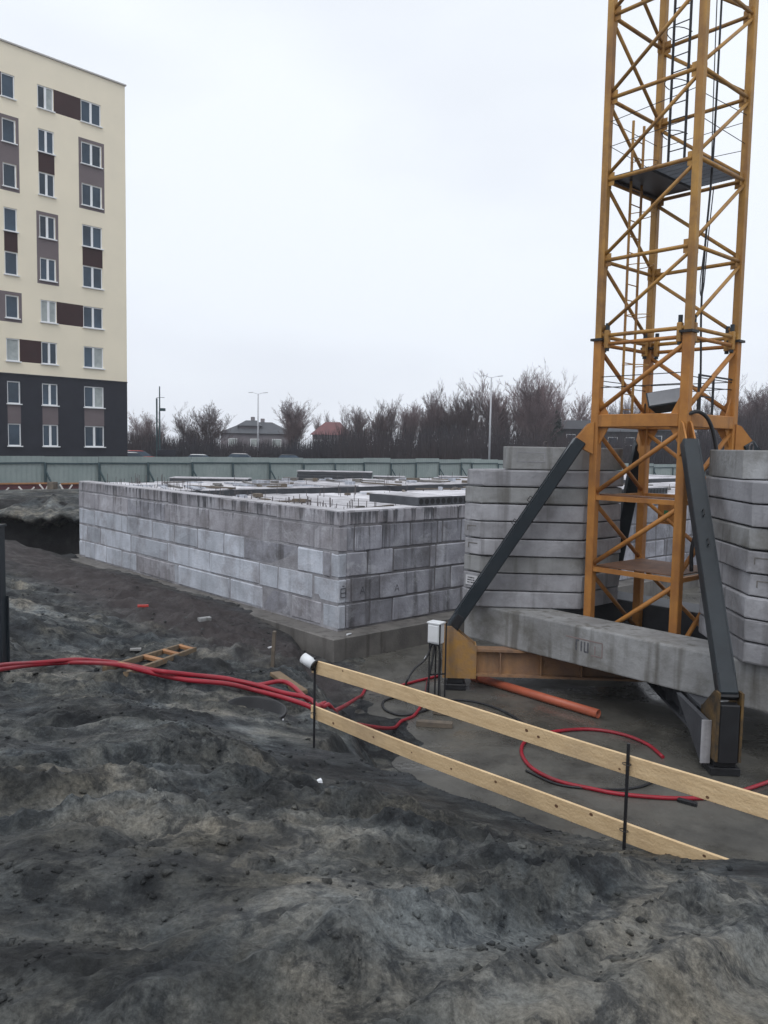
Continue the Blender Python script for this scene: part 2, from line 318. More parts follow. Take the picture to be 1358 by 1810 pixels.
# ------------------------------------------------------------------ ground
CP = np.array([(0,-2,3.3),(-6,-2,3.35),(6,-2,3.2),(0,1.2,3.12),(-2.5,1.8,3.12),(2.2,1.5,3.02),(0,3.5,2.82),(-3,4.5,2.72),(1.6,3.4,2.72),(2.45,3.75,2.62),(2.12,4.3,2.52),
 (1.85,4.7,2.30),(1.5,5.05,2.16),(.7,5.9,2.06),(.1,6.6,1.98),(-.75,7.5,1.90),(-2,7.0,2.2),(-4,7.5,2.15),(-6.5,8,2.25),(-2,9.4,1.78),(-5,10.1,1.85),(-7.5,10.5,1.95),
 (-3.5,11.5,1.35),(-5.5,12.5,1.3),(-2.1,12.5,1.0),(-3.5,15,.7),(-6,15.5,.95),(-9,14,1.4),(-2.5,16.6,.3),(-3.6,20.0,.54),(-6.2,22.9,.54),(-9.3,26.4,.55),
 (-11.6,28.9,.55),(-7.5,19,.75),(-11,22,.95),(-14.5,26,1.15),(-13.5,29.0,1.1),(-18,30,1.7),(-15.5,33.6,2.0),(-11,35,2.0),(-25,40,2.0),(-5,48,1.9),(10,62,1.8),(30,62,1.6),
 (-30,20,2.3),(-16,14,1.75),(-12,10,2.2),(-20,5,2.9),(12,2,2.9),(6,4,2.75),(3.4,3.1,2.75),(20,10,2.4),(40,30,2.0),(-40,45,2.0),(0,80,2.0),(60,80,2.0),(-60,70,2.0),(30,95,1.9),(0,110,2.0)], float)
def _tps(d2): return np.where(d2 > 1e-9, .5*d2*np.log(np.maximum(d2, 1e-9)), 0)
_n0 = len(CP); _K = _tps(((CP[:, None, :2]-CP[None, :, :2])**2).sum(-1)) + np.eye(_n0)*.15
_P = np.c_[np.ones(_n0), CP[:, :2]]
_W = np.linalg.solve(np.block([[_K, _P], [_P.T, np.zeros((3, 3))]]), np.r_[CP[:, 2], 0, 0, 0])
_perm = rng.permutation(512); _perm = np.r_[_perm, _perm]; _gr = rng.uniform(0, 2*np.pi, 512)
def perlin(x, y):
    xi = np.floor(x).astype(int); yi = np.floor(y).astype(int); xf = x-xi; yf = y-yi; xi &= 511; yi &= 511
    def g(ix, iy, dx, dy):
        a = _gr[_perm[(_perm[ix & 511]+iy) & 511]]; return np.cos(a)*dx+np.sin(a)*dy
    u = xf**3*(xf*(xf*6-15)+10); v = yf**3*(yf*(yf*6-15)+10)
    a = g(xi, yi, xf, yf)*(1-u)+g(xi+1, yi, xf-1, yf)*u; b = g(xi, yi+1, xf, yf-1)*(1-u)+g(xi+1, yi+1, xf-1, yf-1)*u
    return a*(1-v)+b*v
def fbm(x, y, o=4, gain=.5):
    r = 0; a = 1
    for i in range(o): r = r+a*perlin(x*2**i+17.3*i, y*2**i-9.1*i); a *= gain
    return r
def ridged(x, y, o=3):
    r = 0; a = 1
    for i in range(o): r = r+a*(1-2*np.abs(perlin(x*2**i+5.3*i, y*2**i+3.7*i))); a *= .5
    return r
PIT = np.array([(-60, -6.68), (-8.15, -6.68), (-6.6, -5.5), (-3.2, -3.3), (-1.0, -2.15), (.35, -.75), (1.8, -.28), (16.2, -.28), (16.2, 60), (-60, 60)])   # in grid coordinates
def pit_depth(x, y):
    a = (x-NC.x)*G1.x+(y-NC.y)*G1.y; b = (x-NC.x)*G2.x+(y-NC.y)*G2.y
    d = np.full(a.shape, 1e9); ins = np.zeros(a.shape, bool); n = len(PIT)
    for i in range(n):
        (x0, y0), (x1, y1) = PIT[i], PIT[(i+1) % n]
        ex, ey = x1-x0, y1-y0; t = np.clip(((a-x0)*ex+(b-y0)*ey)/(ex*ex+ey*ey), 0, 1)
        d = np.minimum(d, np.hypot(a-x0-t*ex, b-y0-t*ey))
        c = ((y0 > b) != (y1 > b)) & (a < (x1-x0)*(b-y0)/((y1-y0) if y1 != y0 else 1e-9)+x0); ins ^= c
    return np.where(ins, d, -d), a, b
RUTS = [(-.4, 2.1, 1.7, 4.1), (.45, 1.9, 2.6, 3.5), (-3.6, 4.0, -.9, 6.0), (-2.9, 3.5, -.1, 5.5), (-5.2, 6.3, -1.7, 6.9), (-7.5, 8.8, -2.6, 9.0), (-.2, 4.4, 1.3, 4.9)]
def ruts(x, y):
    dz = np.zeros_like(x); m = np.zeros_like(x)
    wob = .16*fbm(x*.9+3, y*.9+1, 2)
    for x0, y0, x1, y1 in RUTS:
        ex, ey = x1-x0, y1-y0; L2 = ex*ex+ey*ey; t = ((x-x0)*ex+(y-y0)*ey)/L2; n = ((x-x0)*-ey+(y-y0)*ex)/math.sqrt(L2)+wob
        w = np.clip(t*5+.5, 0, 1)*np.clip((1-t)*5+.5, 0, 1)
        dz += w*(-.075*np.exp(-(n/.17)**4)+.055*np.exp(-((np.abs(n)-.27)/.08)**2))
        m = np.maximum(m, w*np.exp(-(n/.19)**4))
    return dz, m
DRIFT = [(.75, 2.45, .50, .30), (1.05, 2.9, .45, .22), (-2.9, 4.7, .7, .22), (-4.9, 9.6, 1.5, .45), (-1.1, 7.6, .6, .45), (-2.3, 6.6, .55, .3), (-.1, 3.3, .3, .2), (-1.9, 8.3, .6, .3), (-3.8, 13.2, .9, .5), (-8.2, 17.5, 1.6, .6), (-6.5, 11.2, 1.2, .35)]
def drift(x, y):
    m = np.zeros_like(x); k = .5*fbm(x*1.1, y*1.1, 3)+.35*fbm(x*4, y*4, 3, .65)
    for cx_, cy_, rx, ry in DRIFT: m = np.maximum(m, np.clip(1.5-((x-cx_)/rx)**2-((y-cy_)/ry)**2+k*1.5, 0, 1))
    return m
def height(x, y, parts=False):
    x = np.atleast_1d(np.asarray(x, float)); y = np.atleast_1d(np.asarray(y, float))
    z = np.zeros_like(x)
    for i in range(_n0): z += _W[i]*_tps((x-CP[i, 0])**2+(y-CP[i, 1])**2)
    z += _W[_n0]+_W[_n0+1]*x+_W[_n0+2]*y
    far = np.clip((np.hypot(x, y-30)-60)/40, 0, 1); z = z*(1-far)+2.0*far
    # hollow cut into the bank behind the far corner
    e = ((x+13.6)/2.3)**2+((y-30.6)/1.5)**2; z -= 3.2*np.exp(-e**4)
    z += .55*np.exp(-((x+13.8)/3.2)**2-((y-33.0)/.9)**2)+.45*fbm(x*.9, y*.9, 4, .6)*np.exp(-((x+14)/5)**2-((y-31.5)/3.0)**2)
    near = np.clip((46-y)/30, 0, 1)
    pa_ = (x-NC.x)*G1.x+(y-NC.y)*G1.y; pb2 = (x-NC.x)*G2.x+(y-NC.y)*G2.y
    near = near*np.clip(np.hypot(np.clip(-7.6-pa_, -99, 0), pb2+6.8)/1.3, .22, 1)*np.clip(-(pb2+.4)/1.2, .15, 1)
    mid = np.clip((y-9)/5, 0, 1)
    z = z+near*(.15*fbm(x*.5, y*.5, 3)+.07*fbm(x*1.5+9, y*1.5, 3))
    # churned rows pushed up by machine tracks
    c, s_ = math.cos(.45), math.sin(.45); xr = x*c+y*s_+.3*fbm(x*.7, y*.7, 2); yr = -x*s_+y*c+.25*fbm(x*.8+5, y*.8, 2)
    z = z+near*(.06+.13*mid)*ridged(xr*.38, yr*1.25, 3)*np.clip(.55+1.2*fbm(x*.35+4, y*.35, 2), 0, 1)
    c, s_ = math.cos(-.7), math.sin(-.7); xr = x*c+y*s_; yr = -x*s_+y*c+.2*fbm(x*.9+5, y*.9, 2)
    z = z+near*.055*ridged(xr*.4+7, yr*1.6, 3)*np.clip(.45-1.2*fbm(x*.4+4, y*.4, 2), 0, 1)
    z = z+near*mid*(.13*fbm(x*1.1+.5*y, y*2.0, 4, .6)+.10*np.abs(fbm(x*2.3, y*2.6+7, 3, .6)))
    rough = np.clip(.75+1.7*fbm(x*.55-3, y*.55+8, 3), .3, 1.5)*(1-.75*ruts(x, y)[1])*(1-.6*drift(x, y))
    z = z+near*rough*(.055*np.abs(fbm(x*2.6, y*2.6, 3, .6))+.048*fbm(x*5.5, y*5.5, 3, .7)+.045*np.abs(fbm(x*12, y*12, 2, .7)))
    rz_, rm_ = ruts(x, y); z = z+near*rz_
    d, a, b = pit_depth(x, y)
    dd = d+.25*fbm(x*1.3, y*1.3, 2)
    floor = -.11+.15*np.exp(-np.clip(d-1.2, 0, 99)/.9)+.07*fbm(x*.8, y*.8, 4)
    fall = z-np.clip(dd, 0, 99)*1.25+.04*fbm(x*3, y*3, 2)
    z = np.where(dd > 0, np.maximum(fall, floor), z)
    if parts: return z, d, a, b, e
    return z
def steps(lo, hi, c0, c1, h, k):
    out = [c0]
    while out[-1] < c1: out.append(out[-1]+h)
    x = out[-1]
    while x < hi: x += h*(1+k*(x-c1)/h*.030); out.append(x)
    x = c0; left = []
    while x > lo: x -= h*(1+k*(c0-x)/h*.030); left.append(x)
    return np.array(left[::-1]+out)
gx = steps(-290, 290, -2.6, 2.6, .028, .52); gy = steps(-40, 330, 1.6, 8.2, .028, .40)
X, Y = np.meshgrid(gx, gy); sh = X.shape
Z, PD, PA, PB, PE = height(X.ravel(), Y.ravel(), True)
nv = X.size; co = np.c_[X.ravel(), Y.ravel(), Z]
idx = np.arange(nv).reshape(sh); q = np.stack([idx[:-1, :-1], idx[:-1, 1:], idx[1:, 1:], idx[1:, :-1]], -1).reshape(-1, 4)
me = bpy.data.meshes.new('ground'); me.vertices.add(nv); me.vertices.foreach_set('co', co.ravel())
me.loops.add(q.size); me.loops.foreach_set('vertex_index', q.ravel()); me.polygons.add(len(q))
me.polygons.foreach_set('loop_start', np.arange(0, q.size, 4)); me.polygons.foreach_set('loop_total', np.full(len(q), 4))
me.polygons.foreach_set('use_smooth', np.ones(len(q), bool)); me.update(); me.validate()
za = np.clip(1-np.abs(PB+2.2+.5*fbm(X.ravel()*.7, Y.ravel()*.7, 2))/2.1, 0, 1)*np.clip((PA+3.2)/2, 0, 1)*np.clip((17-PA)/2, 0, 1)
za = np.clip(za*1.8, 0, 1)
zb = np.clip(2.4-1.3*(((X.ravel()+13.3)/2.6)**2+((Y.ravel()-31.5)/1.9)**2)+.6*fbm(X.ravel(), Y.ravel(), 3), 0, 1)  # mask over the hollow, where its shade is painted dark
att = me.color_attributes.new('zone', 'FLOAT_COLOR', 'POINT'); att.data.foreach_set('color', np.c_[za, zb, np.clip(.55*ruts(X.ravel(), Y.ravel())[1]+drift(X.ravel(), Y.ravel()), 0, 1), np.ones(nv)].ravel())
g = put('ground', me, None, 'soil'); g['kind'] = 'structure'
def gz(x, y): return float(height(x, y)[0])
def hit(px, py, lift=0.):
    d = ray(px, py); ts = np.concatenate([np.arange(1.5, 12, .04), np.arange(12, 60, .1)])
    x = d.x*ts; y = d.y*ts; z = CZ+d.z*ts; h = np.maximum(height(x, y), np.where(pit_depth(x, y)[0] > 0, 0.0, -9))
    i = int(np.argmax(z < h)); t = ts[i]
    return Vector((d.x*t, d.y*t, float(h[i])+lift))

# loose clods of earth lying on the mound
ico = bmesh.new(); bmesh.ops.create_icosphere(ico, subdivisions=1, radius=1); iv = np.array([v.co[:] for v in ico.verts]); ifc = [[v.index for v in f.verts] for f in ico.faces]; ico.free()
cv, cf = [], []
nC = 8000
cx = rng.uniform(-9, 3.2, nC); cy = np.where(rng.random(nC) < .7, rng.uniform(1.9, 9, nC), rng.uniform(9, 22, nC)); cx = np.where(cy > 9, rng.uniform(-12, -1.5, nC), cx*np.clip(cy/7, .3, 1))
dn = fbm(cx*.7+31, cy*.7, 3)
pdn = pit_depth(cx, cy)[0]; keep = (dn > -.12) & ((pdn < .6) | ((pdn < 3.5) & (rng.random(nC) < .35)))
hz = np.where(pdn > .8, np.maximum(height(cx, cy), 0), height(cx, cy))
for x, y, z in zip(cx[keep], cy[keep], hz[keep]):
    r = .005+.018*rng.random()**4
    if y > 9: r *= 1.7
    k = iv*(1+.35*rng.standard_normal((12, 1)))*np.array([1, 1, .65])*r*rng.uniform(.7, 1.3, (1, 3))
    n = len(cv); cv += (k+np.array([x, y, z+r*.2])).tolist(); cf += [[i+n for i in f] for f in ifc]
me = bpy.data.meshes.new('earth_clods'); me.from_pydata(cv, [], cf)
for p in me.polygons: p.use_smooth = True
o = put('earth_clods', me, None, 'soil'); o['kind'] = 'stuff'; tag(o, 'loose clods of dark wet earth strewn over the mound', 'soil clods')

lv, lf = [], []; nl = 40  # overhanging lip of earth, added so its underside darkens the hollow
for i in range(nl+1):
    x = -15.9+5.2*i/nl; w1 = float(fbm(np.array([x*1.3]), np.array([3.1]), 3)[0]); w2 = float(fbm(np.array([x*2.1]), np.array([9.4]), 3)[0])
    out = 31.15+.55*w1+.25*w2+.9*max(0, abs(x+13.4)-1.9); zt_ = 1.86+.22*w2+.12*w1; th_ = .22+.12*abs(w1)
    for (yy, z_) in ((33.2, gz(x, 33.2)+.03), (32.2, zt_+.18), (out+.35, zt_+.06), (out, zt_-th_*.4), (out+.15, zt_-th_), (out+.8, zt_-th_-.12), (32.6, 1.0), (33.2, 1.0)): lv.append((x+.08*w2, yy, z_))
for i in range(nl):
    for j in range(8): lf.append((i*8+j, i*8+(j+1) % 8, (i+1)*8+(j+1) % 8, (i+1)*8+j))
lf += [tuple(range(8)), tuple(reversed(range(nl*8, nl*8+8)))]
me = bpy.data.meshes.new('added_soil_lip'); me.from_pydata(lv, [], lf); bm = bmesh.new(); bm.from_mesh(me); bmesh.ops.recalc_face_normals(bm, faces=bm.faces)
for f in bm.faces: f.smooth = True
bm.to_mesh(me); bm.free(); o = put('added_soil_lip', me, None, 'soil'); o['kind'] = 'structure'

# muddy concrete pad in the pit
b = MB(); poly = [gw(-15, -5.2), gw(-6.4, -5.2), gw(-3.0, -3.0), gw(-.9, -1.9), gw(-.2, -.5), gw(-.2, 16), gw(-15, 16)]
b.prism([(p.x, p.y) for p in poly], -.35, 0.0)
o = b.build('concrete_pad', 'pad', None, bevel=.02); o['kind'] = 'structure'

# ------------------------------------------------------------------ foundation of concrete blocks
fnd = thing('block_foundation', 'unfinished foundation of stacked grey concrete blocks with floor slabs on top', 'foundation', gw(0, 0))
FO = gw(0, 0)
WL, WR, TH = 15.4, 40.0, .5
CZS = [.55, 1.15, 1.75, 2.35, 2.95, 3.30]
def gbox(mb, a0, a1, b0, b1, z0, z1):
    return mb.frame(gw((a0+a1)/2, (b0+b1)/2, (z0+z1)/2), G1*((a1-a0)/2), G2*((b1-b0)/2), Vector((0, 0, (z1-z0)/2)))
# footing
gbox(MB(FO), -.55, WL+.5, -.55, .9, -.25, .535).build('footing', 'footing', fnd, bevel=.02)
gbox(MB(FO), -.55, .9, .902, WR+.5, -.25, .533).build('footing', 'footing', fnd, bevel=.02)
# mortar cores set back behind the block faces
gbox(MB(FO), .03, WL-.03, .016, TH-.03, .5, 3.27).build('mortar_core', 'mortarp', fnd)
gbox(MB(FO), .03, TH-.03, TH-.028, WR-.03, .5, 3.27).build('mortar_core', 'mortar', fnd)
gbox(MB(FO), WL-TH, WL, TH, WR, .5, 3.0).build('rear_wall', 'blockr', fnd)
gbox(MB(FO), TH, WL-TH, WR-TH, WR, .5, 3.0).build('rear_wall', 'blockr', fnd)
LJ = [[0, .6, 1.85, 3.1, 4.73, 7.67, 7.96, 10.56, 11.68, 12.96, 13.93, 14.84, 15.4],
      [0, .97, 2.43, 3.28, 5.81, 8.36, 10.97, 13.43, 14.6, 15.4],
      [0, .3, .56, 1.61, 4.0, 5.04, 6.51, 7.92, 9.42, 10.39, 11.23, 13.93, 15.4],
      [0, .93, 3.1, 5.86, 8.51, 11.19, 13.5, 15.4], [0, 2.5, 5.2, 8.1, 10.5, 13, 15.4]]
RJ = [[0, .97, 1.71, 2.97], [0, .4, 1.28, 2.16, 3.16, 3.75], [0, .89, 1.71, 2.97, 3.18], [0, .48, 1.33, 2.27, 3.22, 3.4, 4.11], [0, 1.18, 1.71, 2.4, 3.06]]
for r in RJ:
    while r[-1] < WR-.3: r.append(min(WR, r[-1]+random.choice([.9, 1.2, 1.2, 2.4, 1.8])))
    r[-1] = WR
JW = .012
def block(a0, a1, b0, b1, z0, z1, m):
    mb = MB(FO); gbox(mb, a0, a1, b0, b1, z0, z1)
    mb.v = [tuple(c+random.uniform(-.006, .006) for c in v) for v in mb.v]
    return mb.build('concrete_block', m, fnd, bevel=random.choice([.016, .024, .034]), seg=1, jit=.009)
for k in range(5):
    z0, z1 = CZS[k]+.018, CZS[k+1]-.018
    if k == 4: z1 = 3.3
    for i in range(len(LJ[k])-1):
        jw = .022 if k < 3 else .008
        a0, a1 = LJ[k][i]+jw, LJ[k][i+1]-jw
        if i == 0: a0 = 0 if k % 2 == 0 else 0
        p = random.uniform(-.012, .012)
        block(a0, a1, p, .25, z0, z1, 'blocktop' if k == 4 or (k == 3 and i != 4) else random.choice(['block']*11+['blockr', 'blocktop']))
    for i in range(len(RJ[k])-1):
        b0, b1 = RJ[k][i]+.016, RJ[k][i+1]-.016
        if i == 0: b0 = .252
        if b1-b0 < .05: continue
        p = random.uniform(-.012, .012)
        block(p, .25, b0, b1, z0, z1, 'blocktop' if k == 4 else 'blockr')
# pale cement screed along the top of the walls
gbox(MB(FO), .02, WL-.02, .02, TH-.02, 3.262, 3.318).build('wall_screed', 'slab', fnd, bevel=.008)
gbox(MB(FO), .02, TH-.02, TH-.018, WR-.02, 3.262, 3.318).build('wall_screed', 'slab', fnd, bevel=.008)
# interior: lower deck, two rows of floor slabs
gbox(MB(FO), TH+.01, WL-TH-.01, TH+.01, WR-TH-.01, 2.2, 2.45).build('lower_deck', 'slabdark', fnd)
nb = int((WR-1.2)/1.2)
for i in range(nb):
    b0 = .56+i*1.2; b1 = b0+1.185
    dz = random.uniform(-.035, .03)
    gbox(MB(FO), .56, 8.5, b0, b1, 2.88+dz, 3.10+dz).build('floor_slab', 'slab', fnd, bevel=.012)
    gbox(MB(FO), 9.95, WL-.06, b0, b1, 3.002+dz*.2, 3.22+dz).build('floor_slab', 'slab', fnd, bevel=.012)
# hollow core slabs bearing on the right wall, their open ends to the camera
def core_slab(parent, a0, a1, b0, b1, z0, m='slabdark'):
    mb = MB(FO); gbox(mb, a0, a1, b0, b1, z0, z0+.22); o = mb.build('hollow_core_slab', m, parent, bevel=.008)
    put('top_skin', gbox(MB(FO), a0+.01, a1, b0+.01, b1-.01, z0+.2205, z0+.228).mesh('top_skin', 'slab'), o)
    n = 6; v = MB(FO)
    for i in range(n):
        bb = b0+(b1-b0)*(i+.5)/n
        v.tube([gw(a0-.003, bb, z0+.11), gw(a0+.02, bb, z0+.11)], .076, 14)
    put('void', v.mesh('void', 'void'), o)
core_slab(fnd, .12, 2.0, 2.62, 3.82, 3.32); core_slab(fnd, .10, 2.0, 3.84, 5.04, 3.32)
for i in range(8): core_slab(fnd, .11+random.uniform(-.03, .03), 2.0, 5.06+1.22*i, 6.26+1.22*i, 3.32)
gbox(MB(FO), 9.80, 9.94, .56, WR-.6, 2.46, 3.20).build('gap_shade_board', 'slabdark', fnd)  # dark board added in the slab gap, its colour standing for shade
# starter bars
rb = MB(FO)
for i in range(230):
    a = random.uniform(.7, WL-.2); bb = random.choice([random.uniform(.7, 2.5), random.uniform(.7, 14), random.uniform(.6, 26)])
    z = 3.10 if a < 8.5 else 3.22
    if 8.4 <= a <= 9.95: continue
    rb.tube([gw(a, bb, z-.05), gw(a+random.uniform(-.02, .02), bb+random.uniform(-.02, .02), z+random.uniform(.12, .38))], .010, 5)
for i in range(46): 
    a = .3+i*.33; rb.tube([gw(a, .38, 3.28), gw(a, .38, 3.32+random.uniform(.02, .1))], .008, 5)
o = rb.build('starter_bars', 'rebar', fnd); o['kind'] = 'stuff'
rub = {'greywood': MB(FO), 'block': MB(FO), 'footing': MB(FO)}
for i in range(150):
    a = random.choice([random.uniform(.7, 8.2), random.uniform(10.1, 14.8)]); bb = random.uniform(.8, 24)
    z = 3.12 if a < 8.5 else 3.24; L = random.choice([.2, .3, .4, .6, 1.4, 2.2]); W = random.uniform(.08, .22) if L > 1 else L*.6; H = random.uniform(.03, .16) if L < 1 else .05
    an = random.uniform(0, 3.14); d_ = Vector((math.cos(an), math.sin(an), 0))
    rub[random.choice(list(rub))].frame(gw(a, bb, z+H/2), d_*(L/2), d_.cross(zz)*(W/2), zz*(H/2))
for m_, mb in rub.items():
    o = mb.build('deck_litter', m_, fnd); o['kind'] = 'stuff'
# stencilled marks on the blocks of the right face
def strokes(name, parent, org, u, v, n, segs, wd, m, off=.004):
    mb = MB(parent.location if parent else (0, 0, 0))
    for (x0, y0, x1, y1) in segs:
        p = org+u*x0+v*y0+n*off; q2 = org+u*x1+v*y1+n*off
        d = (q2-p).normalized(); s_ = d.cross(n)
        mb.frame((p+q2)/2, d*((q2-p).length/2), s_*(wd/2), n*.002)
    return mb.build(name, m, parent)
zz = Vector((0, 0, 1))
strokes('stencil_mark', fnd, gw(-.014, .14, 1.42), G2, zz, -G1, [(-.07, .1, .07, .1), (-.07, 0, .07, 0), (-.07, -.1, .07, -.1), (-.07, .1, -.07, -.1), (.07, .1, .07, -.1), (-.03, .16, .03, .16)], .022, 'blockmark')
strokes('stencil_mark', fnd, gw(-.014, .72, 1.42), G2, zz, -G1, [(-.07, -.08, 0, .09), (0, .09, .07, -.08), (-.04, -.02, .04, -.02)], .018, 'blockmark')
strokes('stencil_mark', fnd, gw(-.014, 1.82, 1.36), G2, zz, -G1, [(-.07, -.08, 0, .09), (0, .09, .07, -.08), (-.04, -.02, .04, -.02)], .018, 'blockmark')
# slab stacks standing on the rear deck
def slab_stack(px0, px1, ytop, ybot, Yd, label, n):
    p0 = aty(px0, ybot, Yd); p1 = aty(px1, ybot, Yd); zt = aty(px0, ytop, Yd).z; zb = p0.z
    c = (p0+p1)/2; d = (p1-p0); d.z = 0; ln = d.length; d.normalize(); s_ = Vector((-d.y, d.x, 0))
    t = thing('slab_stack', label, 'slabs', Vector((c.x, c.y, zb)), 'stacks of floor slabs on the foundation')
    h = (zt-zb)/n
    for i in range(n):
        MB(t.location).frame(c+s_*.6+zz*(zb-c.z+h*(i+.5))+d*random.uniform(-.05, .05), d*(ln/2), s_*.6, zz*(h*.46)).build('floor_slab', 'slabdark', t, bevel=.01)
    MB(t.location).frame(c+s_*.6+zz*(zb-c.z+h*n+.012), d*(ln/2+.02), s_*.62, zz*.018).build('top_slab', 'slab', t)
    return t

# ------------------------------------------------------------------ tower crane
CC = Vector((5.36, 15.58, 0)); TH0 = math.radians(-3.085)
E1 = Vector((math.cos(TH0-math.pi/4), math.sin(TH0-math.pi/4), 0))      # along the front beam, to the right
E2 = Vector((math.cos(TH0-3*math.pi/4), math.sin(TH0-3*math.pi/4), 0))  # outward, to the camera side
def cw(a, b_, z=0): return CC+E1*a+E2*b_+Vector((0, 0, z))
HW = .9055
crane = thing('tower_crane', 'yellow lattice tower crane mast with dark diagonal base struts on orange cross base', 'crane', CC)
LEG = {'L': (-HW, HW), 'F': (HW, HW), 'R': (HW, -HW), 'B': (-HW, -HW)}
def lp(k, z): return cw(*LEG[k], z)
ZJ = 6.904; DZ = 1.4865
UP = [ZJ+DZ*i for i in range(8)]
LOW = [.95, 2.48, 3.88, 5.36]
for k in 'LFRB':
    MB(CC).bar(lp(k, ZJ+.01), lp(k, UP[-1]+.3), .135, .135, E1).build('mast_leg', 'yellow', crane, bevel=.012)
    MB(CC).bar(lp(k, .84), lp(k, ZJ-.01), .165, .165, E1).build('base_leg', 'orange', crane, bevel=.014)
    # flange with knuckle plates and pins at the joint
    f = MB(CC); f.frame(lp(k, ZJ), E1*.125, E2*.125, zz*.022); fl = f.build('joint_flange', 'darksteel', crane)
    sa, sb = LEG[k]; ia = -E1 if sa > 0 else E1; ib = -E2 if sb > 0 else E2
    for dd in (ia, ib):
        kn = MB(CC).frame(lp(k, ZJ)+dd*.17, dd*.045, dd.cross(zz)*.05, zz*.17).build('knuckle', 'yellow', crane, bevel=.01)
        put('joint_pin', MB(CC).tube([lp(k, ZJ-.22)+dd*.17, lp(k, ZJ+.30)+dd*.17], .042, 8).mesh('joint_pin', 'strut'), kn)
FACES = [('L', 'F'), ('F', 'R'), ('L', 'B'), ('B', 'R')]
def inset(p, q_, d): 
    u = (q_-p).normalized(); return p+u*d, q_-u*d
def member(name, p, q_, wd, m, d=.05, rnd_=True):
    p, q_ = inset(p, q_, d); mb = MB(CC)
    if rnd_: mb.tube([p, q_], wd/2, 8)
    else: mb.bar(p, q_, wd, wd)
    return mb.build(name, m, crane, smooth=rnd_)
for i, z in enumerate(UP):
    for f0, f1 in FACES:
        if i == 0:
            member('crossbar', lp(f0, z+.075), lp(f1, z+.075), .075, 'yellow'); member('crossbar', lp(f0, z-.085), lp(f1, z-.085), .075, 'orange')
        else: member('crossbar', lp(f0, z), lp(f1, z), .075, 'yellow')
    if i == 7: break
    z1 = UP[i+1]
    za_ = z+.14 if i == 0 else z+.07
    member('diagonal', lp('L', za_), lp('F', z1-.07), .070, 'yellow'); member('diagonal', lp('F', za_), lp('R', z1-.07), .070, 'yellow')
    member('diagonal', lp('L', z1-.07), lp('B', za_), .070, 'yellow'); member('diagonal', lp('B', z1-.07), lp('R', za_), .070, 'yellow')
for k in 'LFRB':
    sa, sb = LEG[k]; ia = -E1 if sa > 0 else E1; ib = -E2 if sb > 0 else E2
    for z in UP[1:]:
        for dd in (ia, ib): MB(CC).frame(lp(k, z)+dd*.11, dd*.07, dd.cross(zz)*.007, zz*.12).build('node_plate', 'yellow', crane)
# base section
for z in (LOW[1], LOW[2]):
    for f0, f1 in FACES: member('crossbar', lp(f0, z), lp(f1, z), .085, 'orange', rnd_=False)
for f0, f1 in FACES:
    p, q_ = inset(lp(f0, LOW[3]), lp(f1, LOW[3]), .085); MB(CC).bar(p, q_, .16, .24).build('collar_beam', 'orange', crane, bevel=.012)
LV = [(1.02, LOW[1]-.07), (LOW[1]+.07, LOW[2]-.07), (LOW[2]+.07, LOW[3]-.17), (LOW[3]+.17, ZJ-.16)]
for a_, b_ in LV:
    member('diagonal', lp('L', a_), lp('F', b_), .092, 'orange'); member('diagonal', lp('F', a_), lp('R', b_), .092, 'orange')
    member('diagonal', lp('L', b_), lp('B', a_), .085, 'orange'); member('diagonal', lp('B', b_), lp('R', a_), .085, 'orange')
# gussets under the collar
for k in 'LFRB':
    sa, sb = LEG[k]; ia = -E1 if sa > 0 else E1; ib = -E2 if sb > 0 else E2
    for dd in (ia, ib):
        gm = MB(CC); n_ = dd.cross(zz); p = lp(k, 5.24)+dd*.083
        vs = [p+n_*s_*.012+v for s_ in (-1, 1) for v in (Vector(), dd*.20, -zz*.34)]
        gm.add(vs, [(0, 1, 2), (5, 4, 3), (0, 3, 4, 1), (1, 4, 5, 2), (2, 5, 3, 0)])
        gm.build('gusset', 'orange', crane); gm = MB(CC)
        p = lp(k, 5.48)+dd*.083; vs = [p+n_*s_*.012+v for s_ in (-1, 1) for v in (Vector(), dd*.18, zz*.34)]
        gm.add(vs, [(0, 1, 2), (5, 4, 3), (0, 3, 4, 1), (1, 4, 5, 2), (2, 5, 3, 0)])
        gm.build('gusset', 'orange', crane)
# platforms
def quad_plate(name, m, a0, a1, b0, b1, z, th=.02, parent=crane):
    return MB(CC).frame(cw((a0+a1)/2, (b0+b1)/2, z), E1*((a1-a0)/2), E2*((b1-b0)/2), zz*(th/2)).build(name, m, parent)
ZP = UP[2]+.06
pf = quad_plate('platform', 'darksteel', -HW+.05, -.05, -HW+.06, HW-.06, ZP, .03)
lipm = MB(CC)
for a_ in (-HW+.06, -.05): lipm.bar(cw(a_, -HW+.08, ZP-.03), cw(a_, HW-.08, ZP-.03), .04, .06)
lipm.build('platform_edge', 'darksteel', pf)
grm = MB(CC)
for i in range(30):
    a_ = -.02+i*.031; grm.bar(cw(a_, -HW+.08, ZP), cw(a_, HW-.08, ZP), .006, .025)
for i in range(9):
    bb = -HW+.1+i*.2; grm.bar(cw(-.02, bb, ZP-.006), cw(HW-.08, bb, ZP-.006), .008, .012)
grm.build('platform_grating', 'grate', crane)
quad_plate('platform', 'rust', -HW+.08, -.01, -HW+.08, HW-.08, LOW[1]+.06, .02)
quad_plate('platform', 'rust', .01, HW-.08, -HW+.08, HW-.08, LOW[1]+.065, .02)
for z in (LOW[2]+.06,): quad_plate('platform', 'rust', -HW+.1, HW-.1, HW-.32, HW-.06, z, .02)
